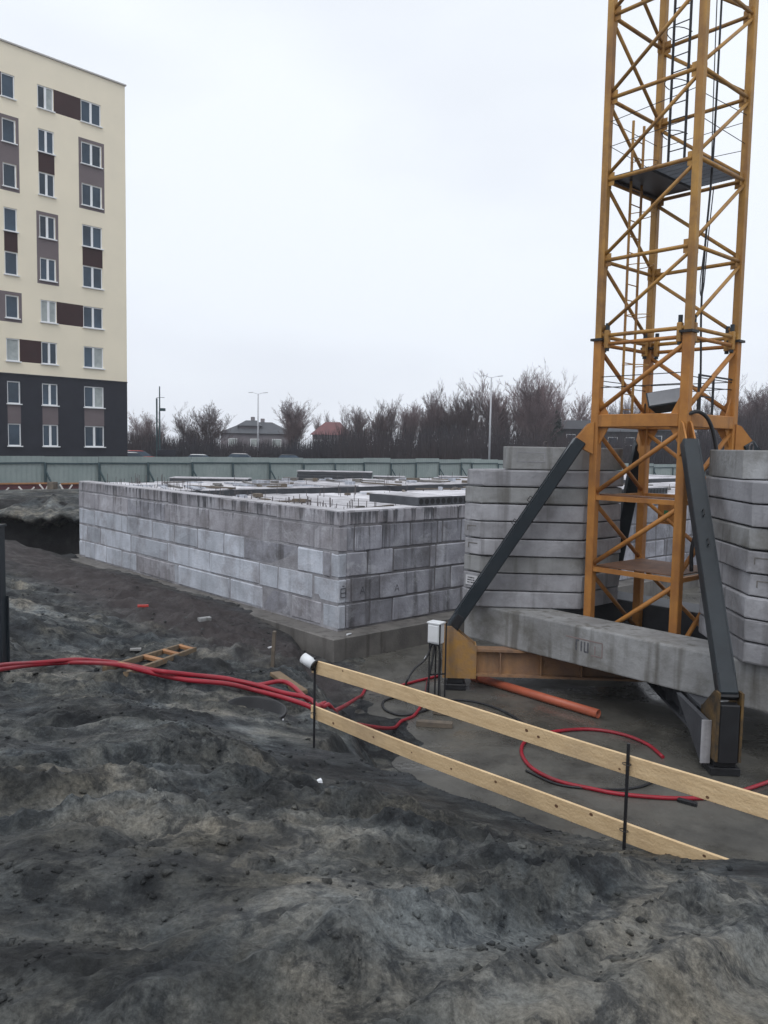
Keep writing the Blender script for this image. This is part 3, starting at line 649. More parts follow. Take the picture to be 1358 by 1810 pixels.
# ladders
def ladder(p0, p1, z0, z1, m, name='ladder'):
    r_ = MB(CC)
    for p in (p0, p1): r_.bar(p+zz*z0, p+zz*z1, .028, .045)
    o = r_.build(name, m, crane); n = int((z1-z0)/.3)
    for i in range(n): put('rung', MB(CC).tube([p0+zz*(z0+.15+i*.3), p1+zz*(z0+.15+i*.3)], .011, 6).mesh('rung', m), o)
    nrm = (p1-p0).normalized().cross(zz)
    mid = (p0+p1)/2; wd = (p1-p0)/2
    for i in range(int((z1-z0)/.95)):
        z = z0+1.0+i*.95
        if z > z1: break
        pts = [mid+wd*math.cos(t)*1.25+nrm*(.42*math.sin(t))+zz*z for t in np.linspace(0, math.pi, 11)]
        put('cage_hoop', MB(CC).tube(pts, .009, 5).mesh('cage_hoop', m), o)
    return o
pL = lp('L', 0)
ladder(pL+G2*.48+E1*.24, pL+G2*.86+E1*.24, 5.45, ZP+1.1, 'yellow')
pB = lp('B', 0)
ladder(pB+E1*.36+E2*.22, pB+E1*.70+E2*.22, ZP+.02, UP[-1], 'darksteel')
# guard wires and stubs above the collar and the platform
for z, m_ in ((6.15, .012), (6.0, .012)):
    for f0, f1 in FACES: MB(CC).tube([lp(f0, z+random.uniform(-.05, .05)), lp(f1, z+random.uniform(-.05, .05))], .009, 5).build('guard_wire', 'darksteel', crane)
for z in (ZP+.55, ZP+1.05):
    for f0, f1 in FACES: MB(CC).tube([lp(f0, z+random.uniform(-.08, .08)), lp(f1, z+random.uniform(-.08, .08))], .007, 5).build('guard_wire', 'darksteel', crane)
gp = MB(CC)
for t in (.25, .55): 
    p = lp('F', 0).lerp(lp('R', 0), t); gp.bar(p+zz*5.45, p+zz*6.2, .035)
gp.bar(lp('F', 6.18).lerp(lp('R', 6.18), .25), lp('F', 6.18).lerp(lp('R', 6.18), .95), .03)
gp.bar(lp('F', 5.8).lerp(lp('R', 5.8), .25), lp('F', 5.8).lerp(lp('R', 5.8), .55), .025)
gp.build('guard_rail', 'darksteel', crane)
# hanging plate with green mark on the back face
pp = lp('B', 3.55).lerp(lp('R', 3.55), .34)
tg = MB(CC).frame(pp+zz*-.02, E1*.24, E2*.01, zz*.22).build('name_plate', 'orange', crane, bevel=.03)
put('green_mark', MB(CC).frame(pp+E2*.014+E1*-.06, E1*.045, E2*.004, zz*.04).mesh('green_mark', 'green'), tg)
quad_plate('shade_plate', 'darksteel', -1.02, 1.02, -1.02, 1.02, .86, .05)  # dark plate added to blacken the shaded space between the legs
for bb in (-.3, .35): MB(CC).bar(cw(-.9, bb, 1.08), cw(.9, bb, 1.08), .04).build('deck_rail', 'whitepaint', crane)
# cross base arms with end brackets, struts
ARM = {'L': (-1, 1), 'F': (1, 1), 'R': (1, -1), 'B': (-1, -1)}
for k, (sa, sb) in ARM.items():
    d = (E1*sa+E2*sb).normalized(); s_ = d.cross(zz)
    RF = 3.92 if k != 'F' else 3.85
    a = MB(CC)
    for (z0, z1, hw) in ((.28, .325, .15), (.78, .825, .15)): a.frame(CC+d*(RF*.5-.1)+zz*((z0+z1)/2), d*(RF/2-.1), s_*hw, zz*((z1-z0)/2))
    a.frame(CC+d*(RF*.5-.1)+zz*.55, d*(RF/2-.1), s_*.02, zz*.224)
    for t in (1.4, 2.2, 3.0, 3.5): a.frame(CC+d*t+zz*.55, d*.012, s_*.13, zz*.222)
    a.build('cross_arm', 'armmud' if k == 'L' else 'slabdark', crane)  # other arms coloured near-black for the shade beneath the crane
    # end bracket: two cheek plates with sloping top
    e = MB(CC)
    for sg in (-1, 1):
        o_ = CC+s_*(sg*.17)
        prof = [(RF-.42, .24), (RF+.22, .24), (RF+.22, 1.28), (RF+.06, 1.28), (RF-.42, .90)]
        vs = [o_+d*x+zz*z+s_*t for t in (-.018, .018) for x, z in prof]; n = 5
        e.add(vs, [tuple(range(n)), tuple(reversed(range(n, 2*n)))]+[(i, (i+1) % n, n+(i+1) % n, n+i) for i in range(n)])
    e.frame(CC+d*(RF-.1)+zz*.262, d*.3, s_*.15, zz*.02)
    e.frame(CC+d*(RF-.43)+zz*.57, d*.012, s_*.2, zz*.33)
    br = e.build('end_bracket', 'footmud' if k == 'F' else 'yellowb', crane)
    x = MB(CC).frame(CC+d*(RF-.05)+zz*.18, d*.16, s_*.16, zz*.06); x.frame(CC+d*(RF-.05)+zz*.06, d*.2, s_*.22, zz*.06)
    put('foot_plate', x.mesh('foot_plate', 'darksteel', bevel=.01), br)
    if k == 'F':   # dark jack between the cheeks of the near bracket, pale packing block beside it
        put('jack_block', MB(CC).frame(CC+d*(RF+.13)+zz*.66, d*.09, s_*.145, zz*.44).mesh('jack_block', 'darksteel', bevel=.015), br)
        b2 = MB(CC); n_ = -s_ if (-s_).x < 0 else s_
        prof = [(RF-1.35, .80), (RF+.0, .80), (RF+.0, .14), (RF-.12, .14)]
        vs = [CC+n_*t+d*x_+zz*z for t in (.225, .30) for x_, z in prof]
        b2.add(vs, [(0, 1, 2, 3), (7, 6, 5, 4)]+[(i, (i+1) % 4, 4+(i+1) % 4, 4+i) for i in range(4)])
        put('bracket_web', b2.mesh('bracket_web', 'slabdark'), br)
        put('web_edge', MB(CC).frame(CC+n_*.262+d*(RF+.012)+zz*.47, d*.012, n_*.07, zz*.33).mesh('web_edge', 'ballast'), br)
    # strut
    top = lp(k, 4.98)+d*.30; bot = CC+d*(RF+.06)+zz*1.2
    st = MB(CC).bar(top, bot, .23, .27, s_).build('base_strut', 'strut', crane, bevel=.02)
    u_ = (bot-top).normalized(); n_ = u_.cross(s_).normalized()
    if n_.z < 0: n_ = -n_
    ed = MB(CC)
    for sg in (-1, 1): ed.bar(top+s_*(sg*.12)+n_*.117+u_*.15, bot+s_*(sg*.12)+n_*.117-u_*.3, .022, .014, n_)
    put('strut_edge', ed.mesh('strut_edge', 'strut'), st)
    ey = MB(CC)
    for t in (.33, .45): 
        p = top.lerp(bot, t)+n_*.12
        ey.tube([p-u_*.05, p-u_*.05+n_*.07, p+u_*.05+n_*.07, p+u_*.05], .01, 6)
    put('lifting_eye', ey.mesh('lifting_eye', 'darksteel'), st)
    put('strut_fork', MB(CC).bar(bot-u_*.34, bot+u_*.05, .16, .29, s_).mesh('strut_fork', 'darksteel', bevel=.01), st)
    # bracket on the mast that takes the strut
    bk = MB(CC)
    for sg in (-1, 1):
        o_ = lp(k, 0)+s_*(sg*.075)
        prof = [(.06, 5.34), (.16, 5.30), (.40, 5.00), (.34, 4.86), (.06, 4.72)]
        vs = [o_+d*x+zz*z+s_*t for t in (-.014, .014) for x, z in prof]; n = 5
        bk.add(vs, [tuple(range(n)), tuple(reversed(range(n, 2*n)))]+[(i, (i+1) % n, n+(i+1) % n, n+i) for i in range(n)])
    bk.build('strut_bracket', 'orange', crane)

# ------------------------------------------------------------------ ballast
for sg, lab in ((1, 'long grey concrete ballast beam with stencilled mark under the crane stacks'), (-1, 'concrete ballast beam behind the crane mast, coloured dark for the shade there')):
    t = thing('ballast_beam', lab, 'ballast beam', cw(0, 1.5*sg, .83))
    MB(t.location).frame(cw(0, 1.5*sg, 1.195), E1*3.25, E2*.46, zz*.365).build('beam', 'beamc' if sg == 1 else 'slabdark', t, bevel=.03, seg=2)  # rear beam coloured dark to paint in the shade under the mast
    if sg == 1:
        fc = cw(-.32, 1.96, 1.20)
        strokes('stencil_mark', t, fc, E1, zz, E2, [(-.13, .10, -.13, -.09), (-.13, .10, -.07, .10), (-.02, .09, -.02, -.09), (.05, .09, .05, -.09), (.12, .09, .12, -.10), (.05, -.09, .12, -.09)], .03, 'blockmark', .003)
        strokes('faded_frame', t, fc, E1, zz, E2, [(-.36, .13, .42, .13), (.2, -.13, .42, -.13), (.42, .13, .42, -.13), (.27, .05, .27, -.1)], .022, 'faded', .002)
POLY = [(-3.15, 2.13), (-2.70, 2.13), (-1.25, .68), (-1.25, -.68), (-2.70, -2.13), (-3.15, -2.13)]
TOPP = [(-2.38, 1.80), (-1.30, .72), (-1.30, -.72), (-2.38, -1.80), (-2.75, -1.45), (-2.75, 1.45)]
BH = .3525
ORD = ['lowest', 'second', 'third', 'fourth', 'fifth', 'sixth', 'seventh', 'eighth']
for sg, side in ((1, 'stack beside the block foundation'), (-1, 'stack beside the black near foot')):
    for i in range(8):
        ja, jb = random.uniform(-.025, .025), random.uniform(-.025, .025)
        z0 = 1.562+i*BH
        pts = [cw(sg*a+ja, b_*1.0+jb) for a, b_ in POLY]
        c_ = cw(sg*-2.3, 0, z0)
        t = thing('ballast_block', ('grey concrete ballast slab, %s from the beam in the %s' if i else 'grey concrete ballast slab, %s of the %s') % (ORD[i], side), 'ballast block', c_, 'ballast slabs stacked on the crane base')
        mb = MB(c_); mb.prism([(p.x, p.y) for p in pts], z0+.012, z0+BH-.012); mb.build('slab', 'beamc' if (sg, i) in ((1, 2), (-1, 5), (1, 6)) else 'ballast', t, bevel=random.choice([.018, .026, .034]), seg=2, jit=.005)
        # cast-in lifting pockets on the end faces
        if i in (3, 4):
            e = MB(c_); o_ = cw(sg*-2.93+ja, 2.132+jb, z0+BH*.55)
            e.frame(o_+zz*.05, E1*.12, E2*.004, zz*.010); e.frame(o_-E1*.115+zz*.0, E1*.010, E2*.004, zz*.05)
            e.build('lifting_pocket', 'footing', t)
        if sg == 1 and i == 1:
            o_ = cw(-2.92+ja, 2.136+jb, z0+.18)
            lb = MB(c_).frame(o_, E1*.16, E2*.003, zz*.10).build('paper_label', 'label', t)
            k = MB(c_)
            for r_ in range(3):
                for c2 in range(4): k.frame(o_+E1*(-.09+c2*.05)+zz*(.05-r_*.05)+E2*.004, E1*(.02 if (r_+c2) % 3 else .012), E2*.0015, zz*.012)
            put('print', k.mesh('print', 'ink'), lb)
    z0 = 1.562+8*BH
    pts = [cw(sg*a, b_) for a, b_ in TOPP]; c_ = cw(sg*-2.1, 0, z0)
    t = thing('ballast_block', 'smaller thick concrete ballast block crowning the '+side, 'ballast block', c_, 'ballast slabs stacked on the crane base')
    mb = MB(c_); mb.prism([(p.x, p.y) for p in pts], z0+.005, z0+.46); mb.build('slab', 'beamc', t, bevel=.02, seg=2)
    for b_ in (-.9, .9):
        q_ = cw(sg*-2.1, b_, z0+.44); MB(c_).tube([q_-E2*.07, q_-E2*.07+zz*.09, q_-E2*.03+zz*.13, q_+E2*.03+zz*.13, q_+E2*.07+zz*.09, q_+E2*.07], .012, 6).build('lifting_loop', 'rebar', t)
    if sg == 1:
        # shallow cast recess outline on the face
        u_ = (cw(-1.30, .72)-cw(-2.38, 1.80)).normalized(); n_ = Vector((u_.y, -u_.x, 0)); 
        if n_.y > 0: n_ = -n_
        o_ = cw(-2.05, 1.47, z0+.25)
        strokes('cast_frame', t, o_, u_, zz, n_, [(-.25, .1, .3, .1), (-.25, -.09, .3, -.09), (-.25, .1, -.25, -.09), (.3, .1, .3, -.09)], .014, 'ballast', .002)

# ------------------------------------------------------------------ floodlight, cables, switch box at the crane
fl = thing('floodlight', 'large dark floodlight with pale glass resting on the crane collar beam', 'floodlight', aty(1178, 722, 15.1))
fo = aty(1176, 702, 15.05); nx = Vector((.93, -.25, .16)).normalized(); ny = Vector((-.25, -.55, .55)); ny = (ny-nx*ny.dot(nx)).normalized(); nz_ = nx.cross(ny)
hs = MB(fl.location); 
vs = [fo+nx*(x*.33)+nz_*(y*.2)+ny*0 for x, y in ((-1, -1), (1, -1), (1, 1), (-1, 1))]+[fo+nx*(x*.20)+nz_*(y*.12)-ny*.26 for x, y in ((-1, -1), (1, -1), (1, 1), (-1, 1))]
hs.add(vs, [(0, 1, 2, 3), (7, 6, 5, 4)]+[(i, (i+1) % 4, 4+(i+1) % 4, 4+i) for i in range(4)]); hs.build('housing', 'strut', fl, bevel=.01)
MB(fl.location).frame(fo+ny*.006, nx*.30, nz_*.17, ny*.004).build('glass', 'glassp', fl)
MB(fl.location).tube([fo-nx*.36-ny*.1, fo-nx*.38-ny*.38, fo+nx*.38-ny*.38, fo+nx*.36-ny*.1], .016, 6).build('bracket', 'darksteel', fl)
def cable(name, pts, r, m, label, cat, n=8, sm=8, group=None):
    mb = MB(pts[0]); mb.tube(spline(pts, sm), r, n); o = put(name, mb.mesh(name, m, smooth=True)); o.location = pts[0]
    tag(o, label, cat, group); return o
cable('power_cable', [aty(1279, -60, 15.0), aty(1268, 150, 15.0), aty(1259, 300, 15.0), aty(1247, 430, 14.95), aty(1240, 540, 14.9), aty(1239, 640, 14.85), aty(1237, 720, 14.8), aty(1236, 742, 14.75)], .02, 'cable', 'thick black power cable hanging straight down inside the crane mast', 'cable')
cable('power_cable', [aty(1270, -60, 15.1), aty(1262, 150, 15.1), aty(1256, 330, 15.1), aty(1246, 430, 15.05), aty(1238, 500, 15), aty(1240, 524, 15), aty(1245, 500, 15), aty(1250, 440, 15.0), aty(1262, 330, 15.05)], .010, 'cable', 'thin black cable hanging in a loop in the crane mast', 'cable')
cable('supply_hose', [aty(1214, 732, 14.25), aty(1236, 728, 14.3), aty(1254, 745, 14.35), aty(1265, 785, 14.4), aty(1266, 830, 14.4), aty(1250, 900, 14.4), aty(1225, 960, 14.4), aty(1222, 1010, 14.4)], .035, 'cable', 'thick black hose bowed out from the crane collar beam', 'hose')
# switch box
sb = onz(771, 1232, .0); sbx = thing('switch_box', 'white electrical switch box on a black frame by the crane foot', 'switch box', sb)
bc = aty(771, 1119, sb.y); ux, uy = Vector((.83, -.56, 0)), Vector((.56, .83, 0))
MB(sb).frame(bc, ux*.13, uy*.10, zz*.19).build('cabinet', 'white', sbx, bevel=.02, seg=2)
MB(sb).frame(bc+zz*.205, ux*.145, uy*.115, zz*.018).build('lid', 'white', sbx, bevel=.008)
MB(sb).frame(bc-uy*.105, ux*.11, uy*.008, zz*.16).build('door', 'white', sbx, bevel=.006)
lg = MB(sb)
for x, y in ((-.1, -.12), (.12, -.12), (.12, .12), (-.1, .12)):
    lg.bar(sb+ux*x+uy*y+zz*.004, Vector((sb.x, sb.y, bc.z))+ux*x+uy*y+zz*(.2 if x > 0 else -.18), .028)
lg.bar(Vector((sb.x, sb.y, bc.z-.2))-ux*.1-uy*.12, Vector((sb.x, sb.y, bc.z-.2))+ux*.12-uy*.12, .028)
lg.bar(Vector((sb.x, sb.y, .45))-ux*.1-uy*.12, Vector((sb.x, sb.y, .45))+ux*.12+uy*.12, .024)
lg.build('frame', 'darksteel', sbx)
for i, (pts, r, m) in enumerate([([aty(765, 1137, sb.y), aty(752, 1165, sb.y-.1), aty(733, 1182, sb.y-.2), aty(719, 1205, sb.y-.4), onz(716, 1225, .03)], .02, 'cable'),
        ([aty(769, 1138, sb.y), aty(764, 1170, sb.y-.08), aty(757, 1205, sb.y-.12), onz(752, 1236, .03)], .022, 'cable'),
        ([aty(775, 1138, sb.y), aty(779, 1165, sb.y), aty(777, 1200, sb.y), onz(778, 1235, .03)], .018, 'cable'),
        ([aty(767, 1138, sb.y), aty(757, 1155, sb.y), aty(750, 1165, sb.y)], .013, 'white')]):
    MB(sb).tube(spline(pts, 6), r, 6).build('lead', m, sbx, smooth=True)

# ------------------------------------------------------------------ hoses, pipe and bits on the pad
RH = .029
def onpad(px, py, l=RH): return onz(px, py, l)
mainh = [(-60, 1205), (0, 1190), (70, 1182), (140, 1177), (210, 1182), (270, 1196), (330, 1206), (400, 1212), (450, 1222), (500, 1236), (545, 1249)]
def hosepath(off, lift, tail):
    P_ = [hit(x, y+off, RH+lift) for x, y in mainh]
    return P_+tail
tail1 = [gw(-6.9, -5.2, 1.0), onpad(640, 1229), onpad(668, 1216), onpad(705, 1212), onpad(740, 1203), onpad(775, 1195), onpad(800, 1190)]
P1 = [hit(x, y, RH+.05) for x, y in mainh]; 
e_ = P1[-1]
def smoothz(P_, k=2):
    for _ in range(k):
        z = [p.z for p in P_]
        for i in range(1, len(P_)-1): P_[i].z = max(.25*z[i-1]+.5*z[i]+.25*z[i+1], gz(P_[i].x, P_[i].y)+RH*.7)
    return P_
def over(P_, n=5, lift=RH):
    """resample so the hose follows the soil"""
    Q = spline(P_, n)
    for p in Q:
        h = max(gz(p.x, p.y), 0. if pit_depth(np.array([p.x]), np.array([p.y]))[0][0] > .2 else -9)
        p.z = max(p.z, h+lift*.8)
    return Q
cable('red_hose', over(P1+[aty(585, 1258, 9.6), onpad(640, 1229), onpad(668, 1216), onpad(705, 1212), onpad(740, 1203), onpad(775, 1195)], 5), RH, 'hose', 'red hose running over the earth to the foot of the switch box', 'hose', 10, 2, 'red hoses')
P2 = [hit(x, y+2.5+max(0, (x-200))*.018, RH+.03) for x, y in mainh]
cable('red_hose', over(P2+[aty(580, 1266, 9.2), aty(640, 1282, 10.5), onpad(700, 1286), onpad(735, 1262), onpad(752, 1228), onpad(757, 1203)], 5), RH, 'hose', 'red hose dropping behind the lower rail and looping back to the switch box', 'hose', 10, 2, 'red hoses')
P3 = [hit(x, y-4, RH+.02) for x, y in mainh if x > 300]
P3[3] += Vector((0, .2, .05))
cable('red_hose', over([hit(300, 1200, RH)]+P3, 5), RH, 'hose', 'short red hose lying behind the other hoses next to the black tub', 'hose', 10, 2, 'red hoses')
cable('red_hose', [onpad(*p) for p in ((1172, 1338), (1145, 1316), (1100, 1298), (1040, 1289), (975, 1294), (932, 1308), (922, 1330), (940, 1357), (985, 1380), (1045, 1394), (1100, 1404), (1190, 1411), (1262, 1409), (1310, 1398), (1365, 1380), (1460, 1350))], RH, 'hose', 'red hose curled in a wide loop on the muddy pad', 'hose', 10, 6, 'red hoses')
cable('black_hose', [onpad(*p, .02) for p in ((1180, 1362), (1150, 1384), (1110, 1394), (1050, 1394), (985, 1386), (930, 1362))], .018, 'cable', 'thin black hose lying inside the red loop', 'hose')
cable('black_hose', [onpad(*p, .02) for p in ((745, 1235), (705, 1232), (678, 1240), (682, 1255), (710, 1264), (745, 1258), (800, 1238), (850, 1243), (900, 1262), (940, 1290))], .022, 'cable', 'black cable coiled on the pad below the switch box', 'cable')
# orange pipe
p0, p1 = onz(838, 1196, .085), onz(1058, 1262, .085); pd = (p1-p0).normalized()
pipe = thing('drain_pipe', 'orange plastic drain pipe lying on the muddy pad under the crane', 'pipe', p0)
def pipe_mesh(p, q_, r, ri, n=20):
    mb = MB(p0); d = (q_-p).normalized(); a = d.cross(zz).normalized(); b_ = a.cross(d)
    ring = lambda c, rr: [c+a*(rr*math.cos(2*math.pi*i/n))+b_*(rr*math.sin(2*math.pi*i/n)) for i in range(n)]
    vs = ring(p, r)+ring(q_, r)+ring(q_, ri)+ring(p, ri)
    mb.add(vs, [(k*n+i, ((k+1) % 4)*n+i, ((k+1) % 4)*n+(i+1) % n, k*n+(i+1) % n) for k in range(4) for i in range(n)]); return mb
pipe_mesh(p0, p1, .082, .074).build('barrel', 'pvc', pipe, smooth=True)
pipe_mesh(p0-pd*.02, p0+pd*.14, .098, .0835).build('socket', 'pvc', pipe, smooth=True)
# timber offcuts and small things
def offcut(px, py, ang, L, W, H, m, label, name='timber_offcut', cat='timber', z=None, grp=None):
    p = hit(px, py) if z is None else onz(px, py, z); mb = MB(p)
    d = Vector((math.cos(ang), math.sin(ang), 0)); s_ = Vector((-d.y, d.x, 0))
    mb.frame(p+zz*(H/2), d*(L/2), s_*(W/2), zz*(H/2))
    mb.v = [tuple(c+random.uniform(-.006, .006) for c in v) for v in mb.v]
    o = mb.build(name, m, None, bevel=min(W, H)*.08); o.location = p; tag(o, label, cat, grp); return o
offcut(768, 1284, -.15, .62, .13, .09, 'greywood', 'dark wooden offcut lying on the pad behind the rails', z=.0)
offcut(790, 1264, -.3, .5, .12, .11, 'greywood', 'short dark timber block on the pad by the switch box legs', z=.0)
offcut(1215, 1421, -.6, .26, .07, .05, 'darksteel', 'small black scrap of steel beside the red hose loop', 'steel_scrap', 'scrap', z=.0)
offcut(253, 1073, .3, .26, .10, .05, 'carr', 'small red plastic piece lying on the earth by the foundation', 'plastic_piece', 'rubbish')
offcut(362, 1099, .6, .28, .13, .08, 'beamc', 'pale broken brick on the dark earth by the foundation', 'broken_brick', 'brick')
offcut(240, 1156, .2, .2, .1, .04, 'beamc', 'pale stone chip beside the timber ladder', 'stone_chip', 'stone')
offcut(565, 1385, .6, .035, .025, .02, 'white', 'tiny white scrap on the mound below the rails', 'paper_scrap', 'rubbish')
offcut(478, 1146, .9, .12, .05, .03, 'label', 'small pale stone on the trodden earth by the footing', 'stone_chip', 'stone')
offcut(617, 1122, .9, .14, .05, .03, 'white', 'small white and red scrap on the footing ledge', 'paper_scrap', 'rubbish', z=.54)
# wooden stake
p = hit(481, 1180); o = MB(p).bar(p-zz*.2, p+Vector((.04, 0, .60)), .10, .06).build('wooden_stake', 'greywood', None, bevel=.006); o.location = p; tag(o, 'short grey wooden stake standing in the earth by the foundation', 'stake')
# rough board by the pad edge
pa, pb_ = hit(486, 1198), hit(535, 1228); o = MB(pa).bar(pa+zz*.05, pb_+zz*.03, .16, .06).build('rough_board', 'oldwood', None, bevel=.008); o.location = pa; tag(o, 'rough brown board half sunk in the bank beside the hoses', 'board')
# timber ladder frame lying on the earth
lt = thing('timber_ladder', 'short timber ladder lying on the earth behind the red hoses', 'ladder', hit(265, 1172))
A0, A1 = hit(185, 1186, .015), hit(322, 1143, .015); B0, B1 = hit(222, 1196, .015), hit(345, 1158, .015)
zl = max(A0.z, A1.z, B0.z, B1.z)
MB(lt.location).bar(A0, A1, .06, .08).build('rail', 'oldwood', lt, bevel=.006); MB(lt.location).bar(B0, B1, .06, .08).build('rail', 'oldwood', lt, bevel=.006)
for t in (.12, .40, .66, .93):
    MB(lt.location).bar(A0.lerp(A1, t)+zz*.02, B0.lerp(B1, t)+zz*.02, .09, .05).build('rung', 'boardo', lt, bevel=.005)
# black tub
tp = hit(447, 1256); tp.z -= .29; tub = thing('rubber_tub', 'black rubber tub half sunk in the earth beneath the red hoses', 'tub', tp)
mb = MB(tp); n = 28; R0, R1, Hh = .26, .33, .32
rings = [(R0, -.05), (R1, Hh), (R1+.02, Hh), (R1+.02, Hh-.03), (R1-.02, Hh-.01), (R0-.02, -.02)]
vs = [tp+Vector((r*math.cos(2*math.pi*i/n), r*math.sin(2*math.pi*i/n), z)) for r, z in rings for i in range(n)]
mb.add(vs, [(k*n+i, (k+1)*n+i, (k+1)*n+(i+1) % n, k*n+(i+1) % n) for k in range(5) for i in range(n)]+[tuple(range(n)), tuple(range(5*n, 6*n))])
mb.build('body', 'cable', tub, smooth=True); tub.rotation_euler = (.06, .10, 0)
MB(tp).tube([tp+Vector((.34*math.cos(t), -.36*math.sin(t)*.5-.2, Hh-.24*math.sin(t))) for t in np.linspace(0, math.pi, 12)], .008, 6).build('handle', 'galv', tub)

# ------------------------------------------------------------------ plank rail in front
rd = Vector((-G1.x, -G1.y, 0)); q0 = aty(553, 1165, 7.6); RB = Vector((q0.x, q0.y, 0))
def rp(t, z): return RB+rd*t+zz*z
rail = thing('plank_rail', 'two pale pine planks wired to black steel rods as a guard rail', 'guard rail', rp(0, 1.9))
perp = G2
nrm = -G2
for (t0, t1, za0, za1, nm) in ((0, 5.6, 2.745, 2.905, 0), (-.02, 4.12, 2.285, 2.425, 1)):
    a, b_ = rp(t0, za0-.072), rp(t1, za1-.072)
    nseg = 14; mb = MB(rail.location); hv, tv = .064, .0125
    vs = []
    for i in range(nseg+1):
        t = i/nseg; c_ = a.lerp(b_, t)+perp*(.012*math.sin(t*5+nm))+zz*(.006*math.sin(t*9+nm*2)-.018*math.sin(t*math.pi)*nm)
        vs += [c_+perp*sx*tv+zz*sy*hv for sx, sy in ((-1, -1), (1, -1), (1, 1), (-1, 1))]
    fs = [(i*4+j, i*4+(j+1) % 4, (i+1)*4+(j+1) % 4, (i+1)*4+j) for i in range(nseg) for j in range(4)]+[(3, 2, 1, 0), tuple(nseg*4+j for j in range(4))]
    mb.add(vs, fs); pk = mb.build('plank', 'plank', rail, bevel=.002)
    for i in range(9):
        kn = MB(rail.location)
        t = random.uniform(.03, .97); c_ = a.lerp(b_, t)+perp*(.012*math.sin(t*5+nm))+zz*(.006*math.sin(t*9+nm*2)-.018*math.sin(t*math.pi)*nm+random.uniform(-.045, .055))-perp*(tv+.0006)
        r_ = random.uniform(.006, .014); kn.add([c_+rd*(r_*1.3*math.cos(u))+zz*(r_*math.sin(u)) for u in np.linspace(0, 2*math.pi, 10, endpoint=False)], [tuple(range(10))])
        put('knot', kn.mesh('knot', 'knot'), pk)
for t, top in ((.07, 2.76), (3.42, 2.90), (5.3, 2.95)):
    p = rp(t, 0)-perp*.026; h = gz(p.x, p.y)
    MB(rail.location).tube([p+zz*(h-.25), p+zz*(top+.02)-perp*.0], .0115, 8).build('steel_rod', 'darksteel', rail)
    wr = MB(rail.location)
    for zc in (2.69+.028*t, 2.23+.033*t): wr.tube([p+zz*zc-perp*.012+rd*(.03*math.cos(u))+perp*(.02*math.sin(u)) for u in np.linspace(0, 2*math.pi, 9)], .003, 5)
    wr.build('tie_wire', 'darksteel', rail)
# white plastic sleeve on the plank end
a = rp(-.005, 2.73); u_ = (aty(537, 1163, 7.62)-aty(556, 1176, 7.55)).normalized(); p = aty(546, 1169, 7.56)
sl = thing('plastic_sleeve', 'white plastic sleeve stuck on the end of the upper plank', 'sleeve', p)
MB(p).tube([p-u_*.075, p+u_*.07], .052, 18).build('tube', 'white', sl, smooth=True)
MB(p).tube([p-u_*.085, p-u_*.07], .055, 18).build('end_cap', 'darksteel', sl, smooth=True)

# dark steel post at the left
p = aty(1, 1190, 9.6); p.z = gz(p.x, p.y)
po = thing('steel_post', 'dark steel post and plate standing at the edge of the mound', 'post', p); px_ = p+Vector((-.02, 0, 0))
MB(p).frame(px_+zz*.85, Vector((.075, 0, 0)), Vector((0, .075, 0)), zz*.95).build('post', 'strut', po, bevel=.008)
MB(p).frame(px_+zz*1.815, Vector((.09, 0, 0)), Vector((0, .09, 0)), zz*.012).build('cap', 'strut', po)
MB(p).frame(px_+zz*.4+Vector((.0, .08, 0)), Vector((.10, 0, 0)), Vector((0, .012, 0)), zz*.55).build('plate', 'strut', po)

# ------------------------------------------------------------------ site fence
def fence_run(p, q_, zt0, zt1, label, pitch=3.45, start=0):
    d = (q_-p); d.z = 0; ln = d.length; d.normalize(); n_ = Vector((d.y, -d.x, 0))     # n_ towards the site
    f = thing('site_fence', label, 'fence', p, 'grey green sheet fence round the site')
    k = math.ceil(ln/pitch)
    for i in range(k):
        t0, t1 = i*pitch, (i+1)*pitch-.015; ts = [t0+(t1-t0)*j/46 for j in range(47)]
        z1a = zt0+(zt1-zt0)*i/k+random.uniform(-.05, .05); lean = random.uniform(-.03, .03); H = 2.25
        vs = []
        for j, t in enumerate(ts):
            o_ = n_*((.018 if (j//2) % 2 else 0))
            c_ = p+d*t+o_; vs += [Vector((c_.x, c_.y, z1a-H)), Vector((c_.x, c_.y, z1a))+n_*lean]
        m_ = len(vs)
        th = [v-n_*.004 for v in vs]
        fs = [(2*j, 2*j+2, 2*j+3, 2*j+1) for j in range(46)]
        MB(p).add(vs+th, fs+[tuple(m_+x for x in reversed(g_)) for g_ in fs]+[(2*j+1, 2*j+3, m_+2*j+3, m_+2*j+1) for j in range(46)]).build('fence_panel', 'fence', f)
        c0, c1 = p+d*t0+n_*.06, p+d*t1+n_*.06
        MB(p).bar(Vector((c0.x, c0.y, z1a-.42)), Vector((c1.x, c1.y, z1a-.42+random.uniform(-.05, .05))), .05, .10).build('rail', 'fencerail', f)
        ps = MB(p); ps.bar(Vector((c0.x, c0.y, z1a-H-.1))+n_*.04, Vector((c0.x, c0.y, z1a-.36))+n_*.04, .13)
        ps.build('post', 'fencerail', f)
        if i % 2 == 0 or random.random() < .3:
            s_ = MB(p); s_.bar(Vector((c0.x, c0.y, z1a-.9))+n_*.1, Vector((c0.x, c0.y, z1a-H-.05))+n_*1.0+d*.25, .08).build('brace', 'fencerail', f)
    return f
FA = Vector((-22.03, 46, 0)); FB = Vector((8.6, 80, 0)); fd = (FB-FA).normalized()
fence_run(FA-fd*3.45*3+fd*2.6, FB, 3.88, 3.66, 'grey green sheet metal site fence in front of the apartment block')
fence_run(FB, Vector((44, 103, 0)), 3.62, 3.05, 'grey green sheet metal site fence behind the crane')
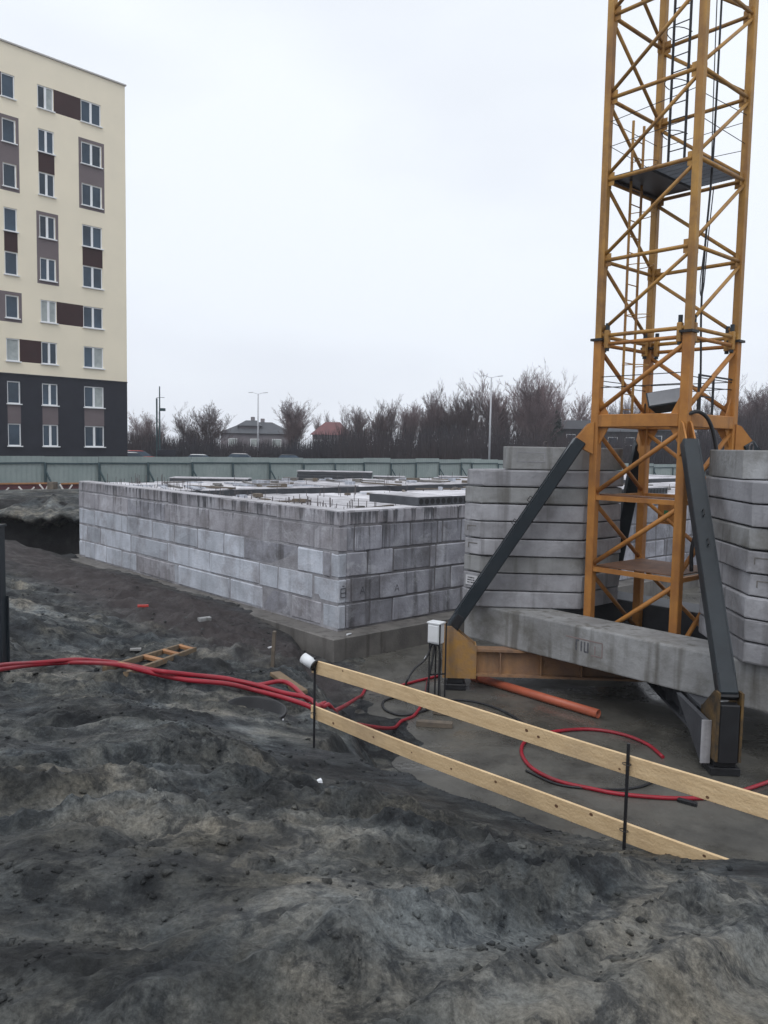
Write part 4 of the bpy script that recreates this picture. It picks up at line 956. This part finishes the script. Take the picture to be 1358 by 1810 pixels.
# stacks on the rear deck
slab_stack(300, 437, 845, 858.5, 36.5, 'long dark floor slab stack with pale top on the foundation corner', 2)
slab_stack(525, 657, 833, 853, 39.5, 'tallest dark stack of floor slabs on the rear of the foundation', 4)
slab_stack(660, 716, 843, 851, 40.5, 'low dark slab stack next to the tallest stack', 1)
slab_stack(778, 832, 843, 850.5, 41.5, 'low dark slab stack behind the crane ballast', 1)
# orange and white trestle frame by the trench
tb = thing('timber_barrier', 'low orange boarded barrier with white zigzag struts beyond the trench', 'barrier', aty(60, 873, 40))
for (x0, x1) in ((-12, 82), (104, 142)):
    a, b_ = aty(x0, 874, 40), aty(x1, 873, 40)
    MB(tb.location).bar(a, b_, .06, .15).build('board', 'boardo', tb)
    MB(tb.location).bar(a+zz*.52+Vector((0, .3, 0)), b_+zz*.52+Vector((0, .3, 0)), .05, .08).build('board', 'boardo', tb)
    MB(tb.location).bar(a+zz*.28+Vector((0, .35, 0)), b_+zz*.28+Vector((0, .35, 0)), .02, .40).build('back_board', 'maroon', tb)
for x0, y0, x1, y1 in ((8, 870, 16, 862), (33, 860, 42, 869), (53, 869, 61, 861), (70, 856, 78, 866), (80, 869, 85, 858), (106, 856, 114, 869), (119, 870, 128, 857)):
    MB(tb.location).bar(aty(x0, y0, 39.85), aty(x1, y1, 39.85), .06).build('strut', 'whitepaint', tb)
MB(tb.location).bar(aty(93, 880, 39.9), aty(93, 852, 39.9), .55, .3).build('post', 'greywood', tb)

# ------------------------------------------------------------------ apartment block
Q0 = Vector((-19.19, 60, 0)); FD = Vector((-.685, -.728, 0)).normalized(); FN = Vector((-FD.y, FD.x, 0))
if FN.y > 0: FN = -FN
apt = thing('apartment_block', 'nine storey cream apartment block with dark base and brown window panels', 'building', Q0+zz*1.5)
AO = apt.location
def fp(t, z, o_=0): return Q0+FD*t+FN*o_+zz*z
COLS = {'R': (1.84, 3.33), 'M': (5.24, 6.34), 'L': (7.80, 8.67), 'X': (10.4, 11.9)}
sill = lambda r: 4.36+2.81*(r-1)
head = lambda r: sill(r)+1.5
wins = [(c, r) for c in COLS for r in range(1, 10)]
ts = sorted({0, 14.5, *[v for c in COLS.values() for v in c], *[c[0]-.2 for c in COLS.values()], *[c[1]+.2 for c in COLS.values()]})
zs = sorted({1.5, 9.14, 30.25, 28.9, *[sill(r) for r in range(1, 10)], *[head(r) for r in range(1, 10)], *[sill(r)-.25 for r in range(1, 10)], *[head(r)+.22 for r in range(1, 10)]})
FR = {('R', 7), ('R', 8), ('M', 5), ('M', 6), ('L', 7), ('L', 8), ('L', 4), ('X', 5), ('X', 6)}       # mauve surrounds
BRv = [('R', 5), ('M', 7), ('L', 5)]                                     # brown panel between row r and r+1
BRh = [('M', 'R', 9), ('M', 'R', 4), ('L', 'M', 3), ('X', 'L', 9)]
def cellmat(t, z):
    for c, (a, b_) in COLS.items():
        for r in range(1, 10):
            if a < t < b_ and sill(r) < z < head(r): return None
    for c, r in BRv:
        a, b_ = COLS[c]
        if a < t < b_ and head(r) < z < sill(r+1): return 'brown'
    for c0, c1, r in BRh:
        a, b_ = sorted((COLS[c0][0], COLS[c1][1])); lo, hi = min(COLS[c0][1], COLS[c1][1]), max(COLS[c0][0], COLS[c1][0])
        lo = min(COLS[c0][1], COLS[c1][1]); 
        A_ = sorted([*COLS[c0], *COLS[c1]])
        if A_[1] < t < A_[2] and sill(r) < z < head(r): return 'brown'
    for c, r in FR:
        a, b_ = COLS[c]; a -= .2; b_ += .2
        z0 = sill(r)-.25; z1 = head(r)+.22
        if (c, r+1) in FR: z1 = sill(r+1)
        if a < t < b_ and z0 < z < z1: return 'mauve'
        if c == 'L' and r == 4 and t > a and t < 10.2 and z0 < z < z1: return 'mauve'
    if z < 9.14:
        for c, (a, b_) in COLS.items():
            if a < t < b_ and head(1) < z < sill(2): return 'mauve'
        return 'basewall'
    return 'cream'
cells = {}
for i in range(len(ts)-1):
    for j in range(len(zs)-1):
        m = cellmat((ts[i]+ts[i+1])/2, (zs[j]+zs[j+1])/2)
        if m: cells.setdefault(m, []).append((ts[i], ts[i+1], zs[j], zs[j+1]))
def comps(cl):
    todo = list(cl); out = []
    while todo:
        cur = [todo.pop()]; k = 0
        while k < len(cur):
            a, b_, z0, z1 = cur[k]; k += 1
            for c_ in todo[:]:
                if (c_[0] <= b_+1e-6 and c_[1] >= a-1e-6 and c_[2] < z1-1e-6 and c_[3] > z0+1e-6) or (c_[2] <= z1+1e-6 and c_[3] >= z0-1e-6 and c_[0] < b_-1e-6 and c_[1] > a+1e-6):
                    cur.append(c_); todo.remove(c_)
        out.append(cur)
    return out
for m, allc in cells.items():
  for cl in comps(allc):
    mb = MB(AO)
    for a, b_, z0, z1 in cl:
        mb.add([fp(a, z0), fp(b_, z0), fp(b_, z1), fp(a, z1)], [(3, 2, 1, 0)])
    me = bpy.data.meshes.new('facade'); me.from_pydata(mb.v, [], mb.f); me.materials.append(M[m])
    bm = bmesh.new(); bm.from_mesh(me); bmesh.ops.remove_doubles(bm, verts=bm.verts, dist=.001)
    for f in bm.faces:
        if f.normal.dot(FN) < 0: f.normal_flip()
    bm.to_mesh(me); bm.free()
    put({'cream': 'facade_wall', 'basewall': 'base_wall', 'mauve': 'mauve_panel', 'brown': 'brown_panel'}[m], me, apt)
# body behind the facade, roof, parapet coping
MB(AO).frame((fp(0, 1.5)+fp(14.5, 30.05))/2-FN*6.2, FD*7.249, FN*5.9, zz*14.27).build('rear_body', 'cream', apt)
mb = MB(AO)
for t in (0.001, 14.499): mb.frame(fp(t, 15.9, -.15), FD*.001, FN*.15, zz*14.35)
mb.build('return_edge', 'cream', apt)
MB(AO).frame(fp(7.25, 30.29, -.1), FD*7.32, FN*.22, zz*.045).build('coping', 'greyr', apt)
MB(AO).frame(fp(7.25, 9.14, .02), FD*7.25, FN*.03, zz*.05).build('string_course', 'basewall', apt)
for c, r in wins:
    a, b_ = COLS[c]; z0, z1 = sill(r), head(r)
    wn = MB(AO); fwid = .075; dep = -.10
    for (x0, x1, y0, y1) in ((a, a+fwid, z0, z1), (b_-fwid, b_, z0, z1), (a+fwid, b_-fwid, z0, z0+fwid), (a+fwid, b_-fwid, z1-fwid, z1)):
        wn.frame(fp((x0+x1)/2, (y0+y1)/2, dep), FD*((x1-x0)/2), FN*.04, zz*((y1-y0)/2))
    mid = (a+b_)/2
    if c != 'L': wn.frame(fp(mid, (z0+z1)/2, dep+.004), FD*.075, FN*.045, zz*((z1-z0)/2-fwid))
    o = wn.build('window', 'frame', apt)
    panes = [(a+fwid, mid-.075), (mid+.075, b_-fwid)] if c != 'L' else [(a+fwid, b_-fwid)]
    for (x0, x1) in panes:
        cur = (c, r) in {('M', 4), ('R', 3), ('L', 3), ('R', 2), ('M', 9)} and random.random() < .6
        put('pane', MB(AO).frame(fp((x0+x1)/2, (z0+z1)/2, dep-.02), FD*((x1-x0)/2), FN*.006, zz*((z1-z0)/2-fwid)).mesh('pane', 'curtain' if cur else 'glass'), o)
    rv = MB(AO)   # reveals
    for (t, zc, dt, dz_) in ((a, (z0+z1)/2, .004, (z1-z0)/2), (b_, (z0+z1)/2, .004, (z1-z0)/2)): rv.frame(fp(t, zc, -.075), FD*dt, FN*.072, zz*dz_)
    rv.frame(fp(mid, z1, -.075), FD*((b_-a)/2-.005), FN*.072, zz*.004)
    put('reveal', rv.mesh('reveal', 'cream' if z0 > 9 else 'basewall'), o)
    put('sill', MB(AO).frame(fp(mid, z0-.02, .03), FD*((b_-a)/2+.07), FN*.10, zz*.035).mesh('sill', 'frame'), o)

# ------------------------------------------------------------------ things beyond the fence
def lamp_post(px, ytop, Yd, label):
    b_ = aty(px, 808, Yd); top = aty(px+ (4 if px > 700 else 0), ytop, Yd); base = Vector((b_.x, b_.y, 2.0)); zt = top.z
    t = thing('lamp_post', label, 'street lamp', base, 'double armed street lamps beyond the fence')
    MB(base).tube([base, Vector((base.x, base.y, zt))], .13, 10, r1=.07).build('pole', 'galv', t, smooth=True)
    for s_ in (-1, 1):
        p = Vector((base.x, base.y, zt)); e = p+Vector((s_*.62, 0, .12))
        ar = MB(base).tube([p-zz*.05, e], .025, 6).build('arm', 'galv', t)
        put('lamp_head', MB(base).frame(e+Vector((s_*.32, 0, .03)), (.30, 0, .03), (0, .10, 0), (0, 0, .035)).mesh('lamp_head', 'galv', bevel=.015), ar)
lamp_post(456, 696, 104, 'thin pale double armed street lamp before the grey roofed house')
lamp_post(865, 667, 88, 'taller pale double armed street lamp before the bare trees')
# camera mast by the fence
b_ = aty(283, 850, 57); base = Vector((b_.x, b_.y, gz(b_.x, b_.y)))
cmast = thing('camera_mast', 'dark steel mast with a small box and side pole by the site fence', 'mast', base)
MB(base).tube([base-zz*.2, Vector((base.x, base.y, aty(283, 683, 57).z))], .07, 8, r1=.04).build('pole', 'fencerail', cmast)
p = aty(278, 850, 57.1); MB(base).tube([Vector((p.x, p.y, base.z-.2)), Vector((p.x, p.y, aty(278, 704, 57.1).z))], .06, 8).build('side_pole', 'fencerail', cmast)
p = aty(288, 724, 57); MB(base).frame(p, (.17, 0, 0), (0, .1, 0), (0, 0, .10)).build('box', 'fencerail', cmast, bevel=.01)
p = aty(283, 703, 57); MB(base).bar(p-Vector((.25, 0, 0)), p+Vector((.32, 0, .02)), .03).build('arm', 'fencerail', cmast)
p = aty(295, 800.5, 57); MB(base).frame(p, (.64, 0, 0), (0, .12, 0), (0, 0, .21)).build('control_cabinet', 'basewall', cmast, bevel=.01)
# cars
def car(px, py, Yd, m, label, yaw, van=False):
    top = aty(px, py, Yd); base = Vector((top.x, top.y, top.z-1.46)); t = thing('parked_car', label, 'car', base, 'cars parked beyond the fence')
    d = Vector((math.cos(yaw), math.sin(yaw), 0)); s_ = Vector((-d.y, d.x, 0))
    def ext(prof, hw, nm, mm, par=t, taper=1.0, bev=.03):
        n = len(prof); zlo = min(z for x, z in prof); zhi = max(z for x, z in prof)
        k = lambda z: hw*(1-(1-taper)*(z-zlo)/(zhi-zlo))
        vs = [base+d*x+zz*z+s_*(sg*k(z)) for sg in (-1, 1) for x, z in prof]
        return MB(base).add(vs, [tuple(range(n)), tuple(reversed(range(n, 2*n)))]+[(i, (i+1) % n, n+(i+1) % n, n+i) for i in range(n)]).build(nm, mm, par, bevel=bev)
    ext([(-2.1, .3), (2.1, .3), (2.15, .62), (1.95, .82), (.9, .95), (-2.0, .98), (-2.15, .7)], .86, 'body', m, bev=.06)
    ext([(-1.75, .95), (.95, .94), (.25, 1.40), (-1.2, 1.42)], .78, 'windows', 'glass', taper=.84)
    ext([(.30, 1.385), (.05, 1.45), (-1.0, 1.46), (-1.28, 1.40)], .70, 'roof', m, taper=.9, bev=.02)
    for x in (-1.3, 1.3):
        for sg in (-1, 1):
            c_ = base+d*x+s_*(sg*.78)+zz*.32
            w_ = MB(base).tube([c_-s_*.1, c_+s_*.1], .32, 16).build('wheel', 'tyre', t)
            put('rim', MB(base).tube([c_+s_*(sg*.09), c_+s_*(sg*.108)], .2, 12).mesh('rim', 'galv'), w_)
    for x, mm in ((2.12, 'white'), (-2.13, 'carr')):
        for sg in (-1, 1): MB(base).frame(base+d*x+s_*(sg*.62)+zz*.68, d*.03, s_*.16, zz*.06).build('headlight' if x > 0 else 'tail_light', mm, t)
car(360, 803.0, 76, 'carw', 'white car whose roof shows over the fence before the round bare tree', .25)
car(432, 801.5, 80, 'cars', 'silver car whose roof shows over the fence by the thin street lamp', .1)
car(518, 803.5, 86, 'card', 'dark car whose roof shows over the fence before the red roofed house', .15)
car(246, 796, 72, 'carr', 'red car showing over the fence beside the apartment block', .6)
car(236, 799.0, 67, 'carw', 'white car half hidden by the apartment block corner', .5)
# striped blue and white kiosk seen through the mast
kp = aty(1170, 830, 118); kz = 1.9; kb = Vector((kp.x, kp.y, kz)); ki = thing('striped_kiosk', 'blue and white striped kiosk seen over the fence through the crane mast', 'kiosk', kb)
zt = aty(1170, 806, 118).z
MB(kb).frame(Vector((kb.x, kb.y+1.2, (kz+zt)/2)), (2.9, 0, 0), (0, 1.1, 0), (0, 0, (zt-kz)/2)).build('body', 'white', ki)
for i in range(7):
    x = kb.x-2.9+.414+i*.828
    MB(kb).frame((x, kb.y+.06, zt-.62), (.41, 0, 0), (0, .035, 0), (0, 0, .60)).build('stripe_panel', 'blue' if i % 2 else 'white', ki)
# houses
def house(px0, px1, yeave, yridge, Yd, wm, rm, label, dep=9, hip=.32, chim=True):
    a = aty(px0, yeave, Yd); b2 = aty(px1, yeave, Yd); ze = a.z; zr = aty((px0+px1)/2, yridge, Yd+dep/2).z; zb = 2.0
    c_ = Vector(((a.x+b2.x)/2, Yd+dep/2, zb)); hw = (b2.x-a.x)/2; t = thing('house', label, 'house', c_)
    MB(c_).frame((c_.x, c_.y, (zb+ze)/2), (hw-.4, 0, 0), (0, dep/2-.4, 0), (0, 0, (ze-zb)/2)).build('wall', wm, t)
    k = hw*(1-hip)
    vs = [Vector((c_.x+sx*hw, c_.y+sy*dep/2, ze)) for sx, sy in ((-1, -1), (1, -1), (1, 1), (-1, 1))]+[Vector((c_.x-k*.55, c_.y, zr)), Vector((c_.x+k*.55, c_.y, zr))]
    rf = MB(c_).add(vs, [(0, 1, 5, 4), (1, 2, 5), (2, 3, 4, 5), (3, 0, 4), (3, 2, 1, 0)]).build('roof', rm, t)
    if chim: put('chimney', MB(c_).frame((c_.x+hw*.1, c_.y+.3, zr), (.3, 0, 0), (0, .3, 0), (0, 0, .6)).mesh('chimney', 'housew'), rf)
    for i in range(3):
        x = c_.x-hw*.6+hw*.6*i
        wv = MB(c_).frame((x, c_.y-dep/2+.38, ze-1.5), (.75, 0, 0), (0, .05, 0), (0, 0, .65)).build('window', 'frame', t)
        put('pane', MB(c_).frame((x, c_.y-dep/2+.325, ze-1.5), (.66, 0, 0), (0, .01, 0), (0, 0, .56)).mesh('pane', 'curtain' if wm == 'housew' else 'glass'), wv)
    return t
house(385, 515, 765, 746, 132, 'housew', 'roofgrey', 'house with grey hipped roof behind the bare trees')
house(418, 462, 752, 743, 133.5, 'housew', 'roofgrey', 'grey roofed attic block rising from the hipped house', 5, .2)
house(548, 622, 768, 746, 140, 'housew', 'roofred', 'house with dull red roof among bare trees', 9, .35, False)
house(960, 1215, 757, 744, 128, 'barn', 'barn', 'long low dark barn behind the crane', 14, .05, False)
house(1035, 1135, 762, 749, 126.0, 'barn', 'roofgrey', 'low grey lean-to before the dark barn', 3, .05, False)

# ------------------------------------------------------------------ bare trees
def tree_mesh(seed, H, spread, nstem, dens, kind=0):
    R = random.Random(seed); tr = MB(); cr_ = MB()
    def tri(mb, p, q_, r_, r2):
        d = (q_-p).normalized(); a = d.orthogonal().normalized(); b_ = d.cross(a)
        vs = [p+a*(r_*math.cos(u))+b_*(r_*math.sin(u)) for u in (0, 2.09, 4.19)]+[q_+a*(r2*math.cos(u))+b_*(r2*math.sin(u)) for u in (0, 2.09, 4.19)]
        mb.add(vs, [(0, 1, 4, 3), (1, 2, 5, 4), (2, 0, 3, 5)])
    def grow(p, d, ln, r_, lev):
        n = 4 if lev < 2 else 2
        for i in range(n):
            d = (d+Vector((R.gauss(0, .09), R.gauss(0, .09), .13 if lev else .05))).normalized(); q_ = p+d*(ln/n); r2 = max(.010, r_*(1-.6/n))
            tri(cr_, p, q_, r_, r2)
            if lev < 4:
                m_ = {0: 3, 1: dens, 2: dens, 3: 3}[lev]
                for _ in range(m_ if i > 0 or lev > 0 else 1):
                    ang = R.uniform(.3, .75) if kind == 0 else R.uniform(.18, .5)
                    ax = d.orthogonal().normalized(); ax.rotate(Matrix.Rotation(R.uniform(0, 6.28), 3, d)); d2 = d.copy(); d2.rotate(Matrix.Rotation(ang, 3, ax))
                    d2.z = abs(d2.z)*.9+.12; d2.normalize()
                    grow(p.lerp(q_, R.random()), d2, ln*R.uniform(.38, .6), max(.010, r2*.55), lev+1 if lev < 2 else lev+1.0)
            p, r_ = q_, r2
    tr.tube([Vector((0, 0, -.3)), Vector((.03*H*R.uniform(-1, 1), 0, H*.10)), Vector((.03*H*R.uniform(-1, 1), 0, H*.2))], .028*H, 8, r1=.02*H)
    top = Vector(tr.v[-4]); top = Vector((0, 0, H*.16))
    for s_ in range(nstem):
        a = 6.283*s_/nstem+R.uniform(-.3, .3); tl = R.uniform(.05, spread); d = Vector((math.sin(tl)*math.cos(a), math.sin(tl)*math.sin(a), math.cos(tl)))
        grow(top-zz*(H*.06*R.random()), d, H*R.uniform(.55, .78), .011*H, 0)
    zmax = max(v[2] for v in cr_.v); k = H/zmax
    cr_.v = [(v[0]*k, v[1]*k, v[2]*k) for v in cr_.v]
    a = bpy.data.meshes.new('trunk'); a.from_pydata(tr.v, [], tr.f); a.materials.append(M['bark'])
    c_ = bpy.data.meshes.new('crown'); c_.from_pydata(cr_.v, [], cr_.f); c_.materials.append(M['twig'])
    return a, c_
TM = [tree_mesh(3, 10, .85, 10, 2), tree_mesh(5, 10, .66, 9, 2), tree_mesh(8, 10, .48, 7, 2, 1), tree_mesh(13, 10, .36, 5, 2, 1), tree_mesh(21, 10, .58, 7, 2, 1)]
TL = [(262, 727, 112, 0, 1.0, 'sparse bare tree between the apartment block and the camera mast'), (357, 712, 118, 0, 1.15, 'broad round bare tree left of the grey roofed house'),
 (520, 704, 120, 1, 1.0, 'bare rounded tree between the grey and the red roofed houses'), (572, 728, 150, 4, .8, 'faint small bare tree behind the red roof'),
 (640, 716, 122, 1, .9, 'bare tree with spreading crown right of the red roofed house'), (682, 702, 118, 4, 1.0, 'bare tree with forked stems in the tree belt'),
 (722, 708, 126, 1, .9, 'bare tree at the lower dip of the tree belt'), (752, 700, 120, 2, 1.1, 'dense upright bare tree in the tree belt'),
 (783, 690, 124, 4, 1.0, 'bare tree with fine twigs in the middle of the belt'), (818, 680, 121, 2, 1.25, 'dense brownish upright bare tree next to the taller street lamp'),
 (842, 690, 128, 3, 1.2, 'narrow bare tree behind the taller street lamp'), (884, 674, 119, 2, 1.1, 'upright bare tree just right of the taller street lamp'),
 (908, 664, 124, 3, 1.3, 'slender tall bare tree beside the tallest one'), (938, 651, 117, 1, .85, 'tallest bare tree of the belt'),
 (960, 684, 126, 4, .9, 'small bare tree at the right end of the belt'), (1010, 682, 165, 3, 1.1, 'faint pale bare tree behind the dark barn'),
 (1085, 700, 150, 4, 1.0, 'bare tree seen through the crane mast above the collar'), (1118, 706, 150, 1, 1.0, 'bare tree seen through the mast beside the floodlight'),
 (1255, 698, 150, 4, 1.0, 'bare tree seen between the right mast legs'), (1318, 682, 120, 1, 1.0, 'dark bare tree right of the crane mast'), (1352, 664, 115, 0, 1.0, 'larger dark bare tree at the end of the belt beyond the ballast'), (1385, 690, 118, 4, 1.0, 'bare tree at the far end beyond the ballast')]
for i, (px, yt, Yd, k, wd, lab) in enumerate(TL):
    p = aty(px, 790, Yd); zt = aty(px, yt, Yd).z; H = (zt-2.0)*1.07; b_ = Vector((p.x, Yd, 2.0))
    t = thing('bare_tree', lab, 'tree', b_, 'bare trees beyond the fence'); t.rotation_euler.z = i*2.3; t.scale = (H/10*wd*1.12, H/10*wd*1.12, H/10)
    put('trunk', TM[k][0], t); put('crown', TM[k][1], t)
# small conifer
p = aty(983, 800, 122); zt = aty(983, 717, 122).z; H = zt-2; b_ = Vector((p.x, 122, 2.0)); cf_ = thing('conifer', 'small dark conifer left of the faint pale tree', 'tree', b_)
MB(b_).tube([b_, b_+zz*H], .16, 8, r1=.02).build('trunk', 'bark', cf_)
mb = MB(b_); R = random.Random(4)
for i in range(900):
    t = R.random()**.7; z = H*(.1+.9*t); rr = (1-t)*H*.30+.1; a = R.uniform(0, 6.28); L = rr*R.uniform(.5, 1.1)
    p0_ = b_+zz*z; p1_ = p0_+Vector((math.cos(a)*L, math.sin(a)*L, L*R.uniform(-.25, .15))); s_ = Vector((-math.sin(a), math.cos(a), 0))*.16
    mb.add([p0_+zz*.05, p0_.lerp(p1_, .6)+s_, p1_, p0_.lerp(p1_, .6)-s_, p0_.lerp(p1_, .6)-zz*.12], [(0, 1, 2), (0, 2, 3), (0, 4, 1), (1, 4, 2), (2, 4, 3), (3, 4, 0)])
mb.build('crown', 'needle', cf_)
# brushwood thicket along the road
tv, tf = [], []
prof_x = np.array([200, 262, 300, 345, 400, 470, 530, 600, 660, 740, 800, 870, 930, 990, 1080, 1200, 1290, 1330, 1420]); prof_y = np.array([762, 762, 768, 764, 780, 780, 778, 757, 758, 756, 752, 752, 758, 766, 766, 764, 742, 732, 730])
nS = 17000
pxs = rng.uniform(170, 1480, nS); dps = rng.uniform(98, 122, nS); jit = rng.uniform(.45, 1.05, nS)
ytop = np.interp(pxs, prof_x, prof_y)+4*np.sin(pxs*.13)+3*np.sin(pxs*.31)
for px, Yd, j, yt in zip(pxs, dps, jit, ytop):
    t = aty(px, yt, Yd); H = max(.8, (t.z-2.0)*j); x, y = t.x, Yd
    lx, ly = rng.normal(0, .16, 2)*H*.6; r = rng.uniform(.02, .06); a = rng.uniform(0, 6.28)
    n = len(tv)
    for zz_, rr, f in ((1.9, r, 0), (2+H*.6, r*.7, .45), (2+H, r*.25, 1)):
        for k in (0, 2.09, 4.19): tv.append((x+lx*f+rr*math.cos(a+k), y+ly*f+rr*math.sin(a+k), zz_))
    for s_ in (0, 3): tf += [(n+s_+i, n+s_+(i+1) % 3, n+s_+3+(i+1) % 3, n+s_+3+i) for i in range(3)]
me = bpy.data.meshes.new('brushwood'); me.from_pydata(tv, [], tf)
o = put('brushwood_thicket', me, None, 'brush'); o['kind'] = 'stuff'; tag(o, 'dark mass of leafless brushwood along the far side of the fence', 'brushwood')

# ------------------------------------------------------------------ damp air
hz_ = MB((0, 150, 15)).frame((0, 145, 15), (300, 0, 0), (0, 200, 0), (0, 0, 20))
me = bpy.data.meshes.new('haze'); me.from_pydata(hz_.v, [], hz_.f)
hm = bpy.data.materials.new('damp_air'); hm.use_nodes = True; hn = hm.node_tree; hn.nodes.clear()
pv = hn.nodes.new('ShaderNodeVolumePrincipled'); pv.inputs['Color'].default_value = (.93, .95, 1, 1); pv.inputs['Density'].default_value = .0006; pv.inputs['Anisotropy'].default_value = .2
ho = hn.nodes.new('ShaderNodeOutputMaterial'); hn.links.new(pv.outputs[0], ho.inputs['Volume']); me.materials.append(hm)
o = bpy.data.objects.new('haze', me); o.location = (0, 150, 15); COL.objects.link(o); o['kind'] = 'stuff'; tag(o, 'thin damp grey haze hanging over the building site', 'haze')
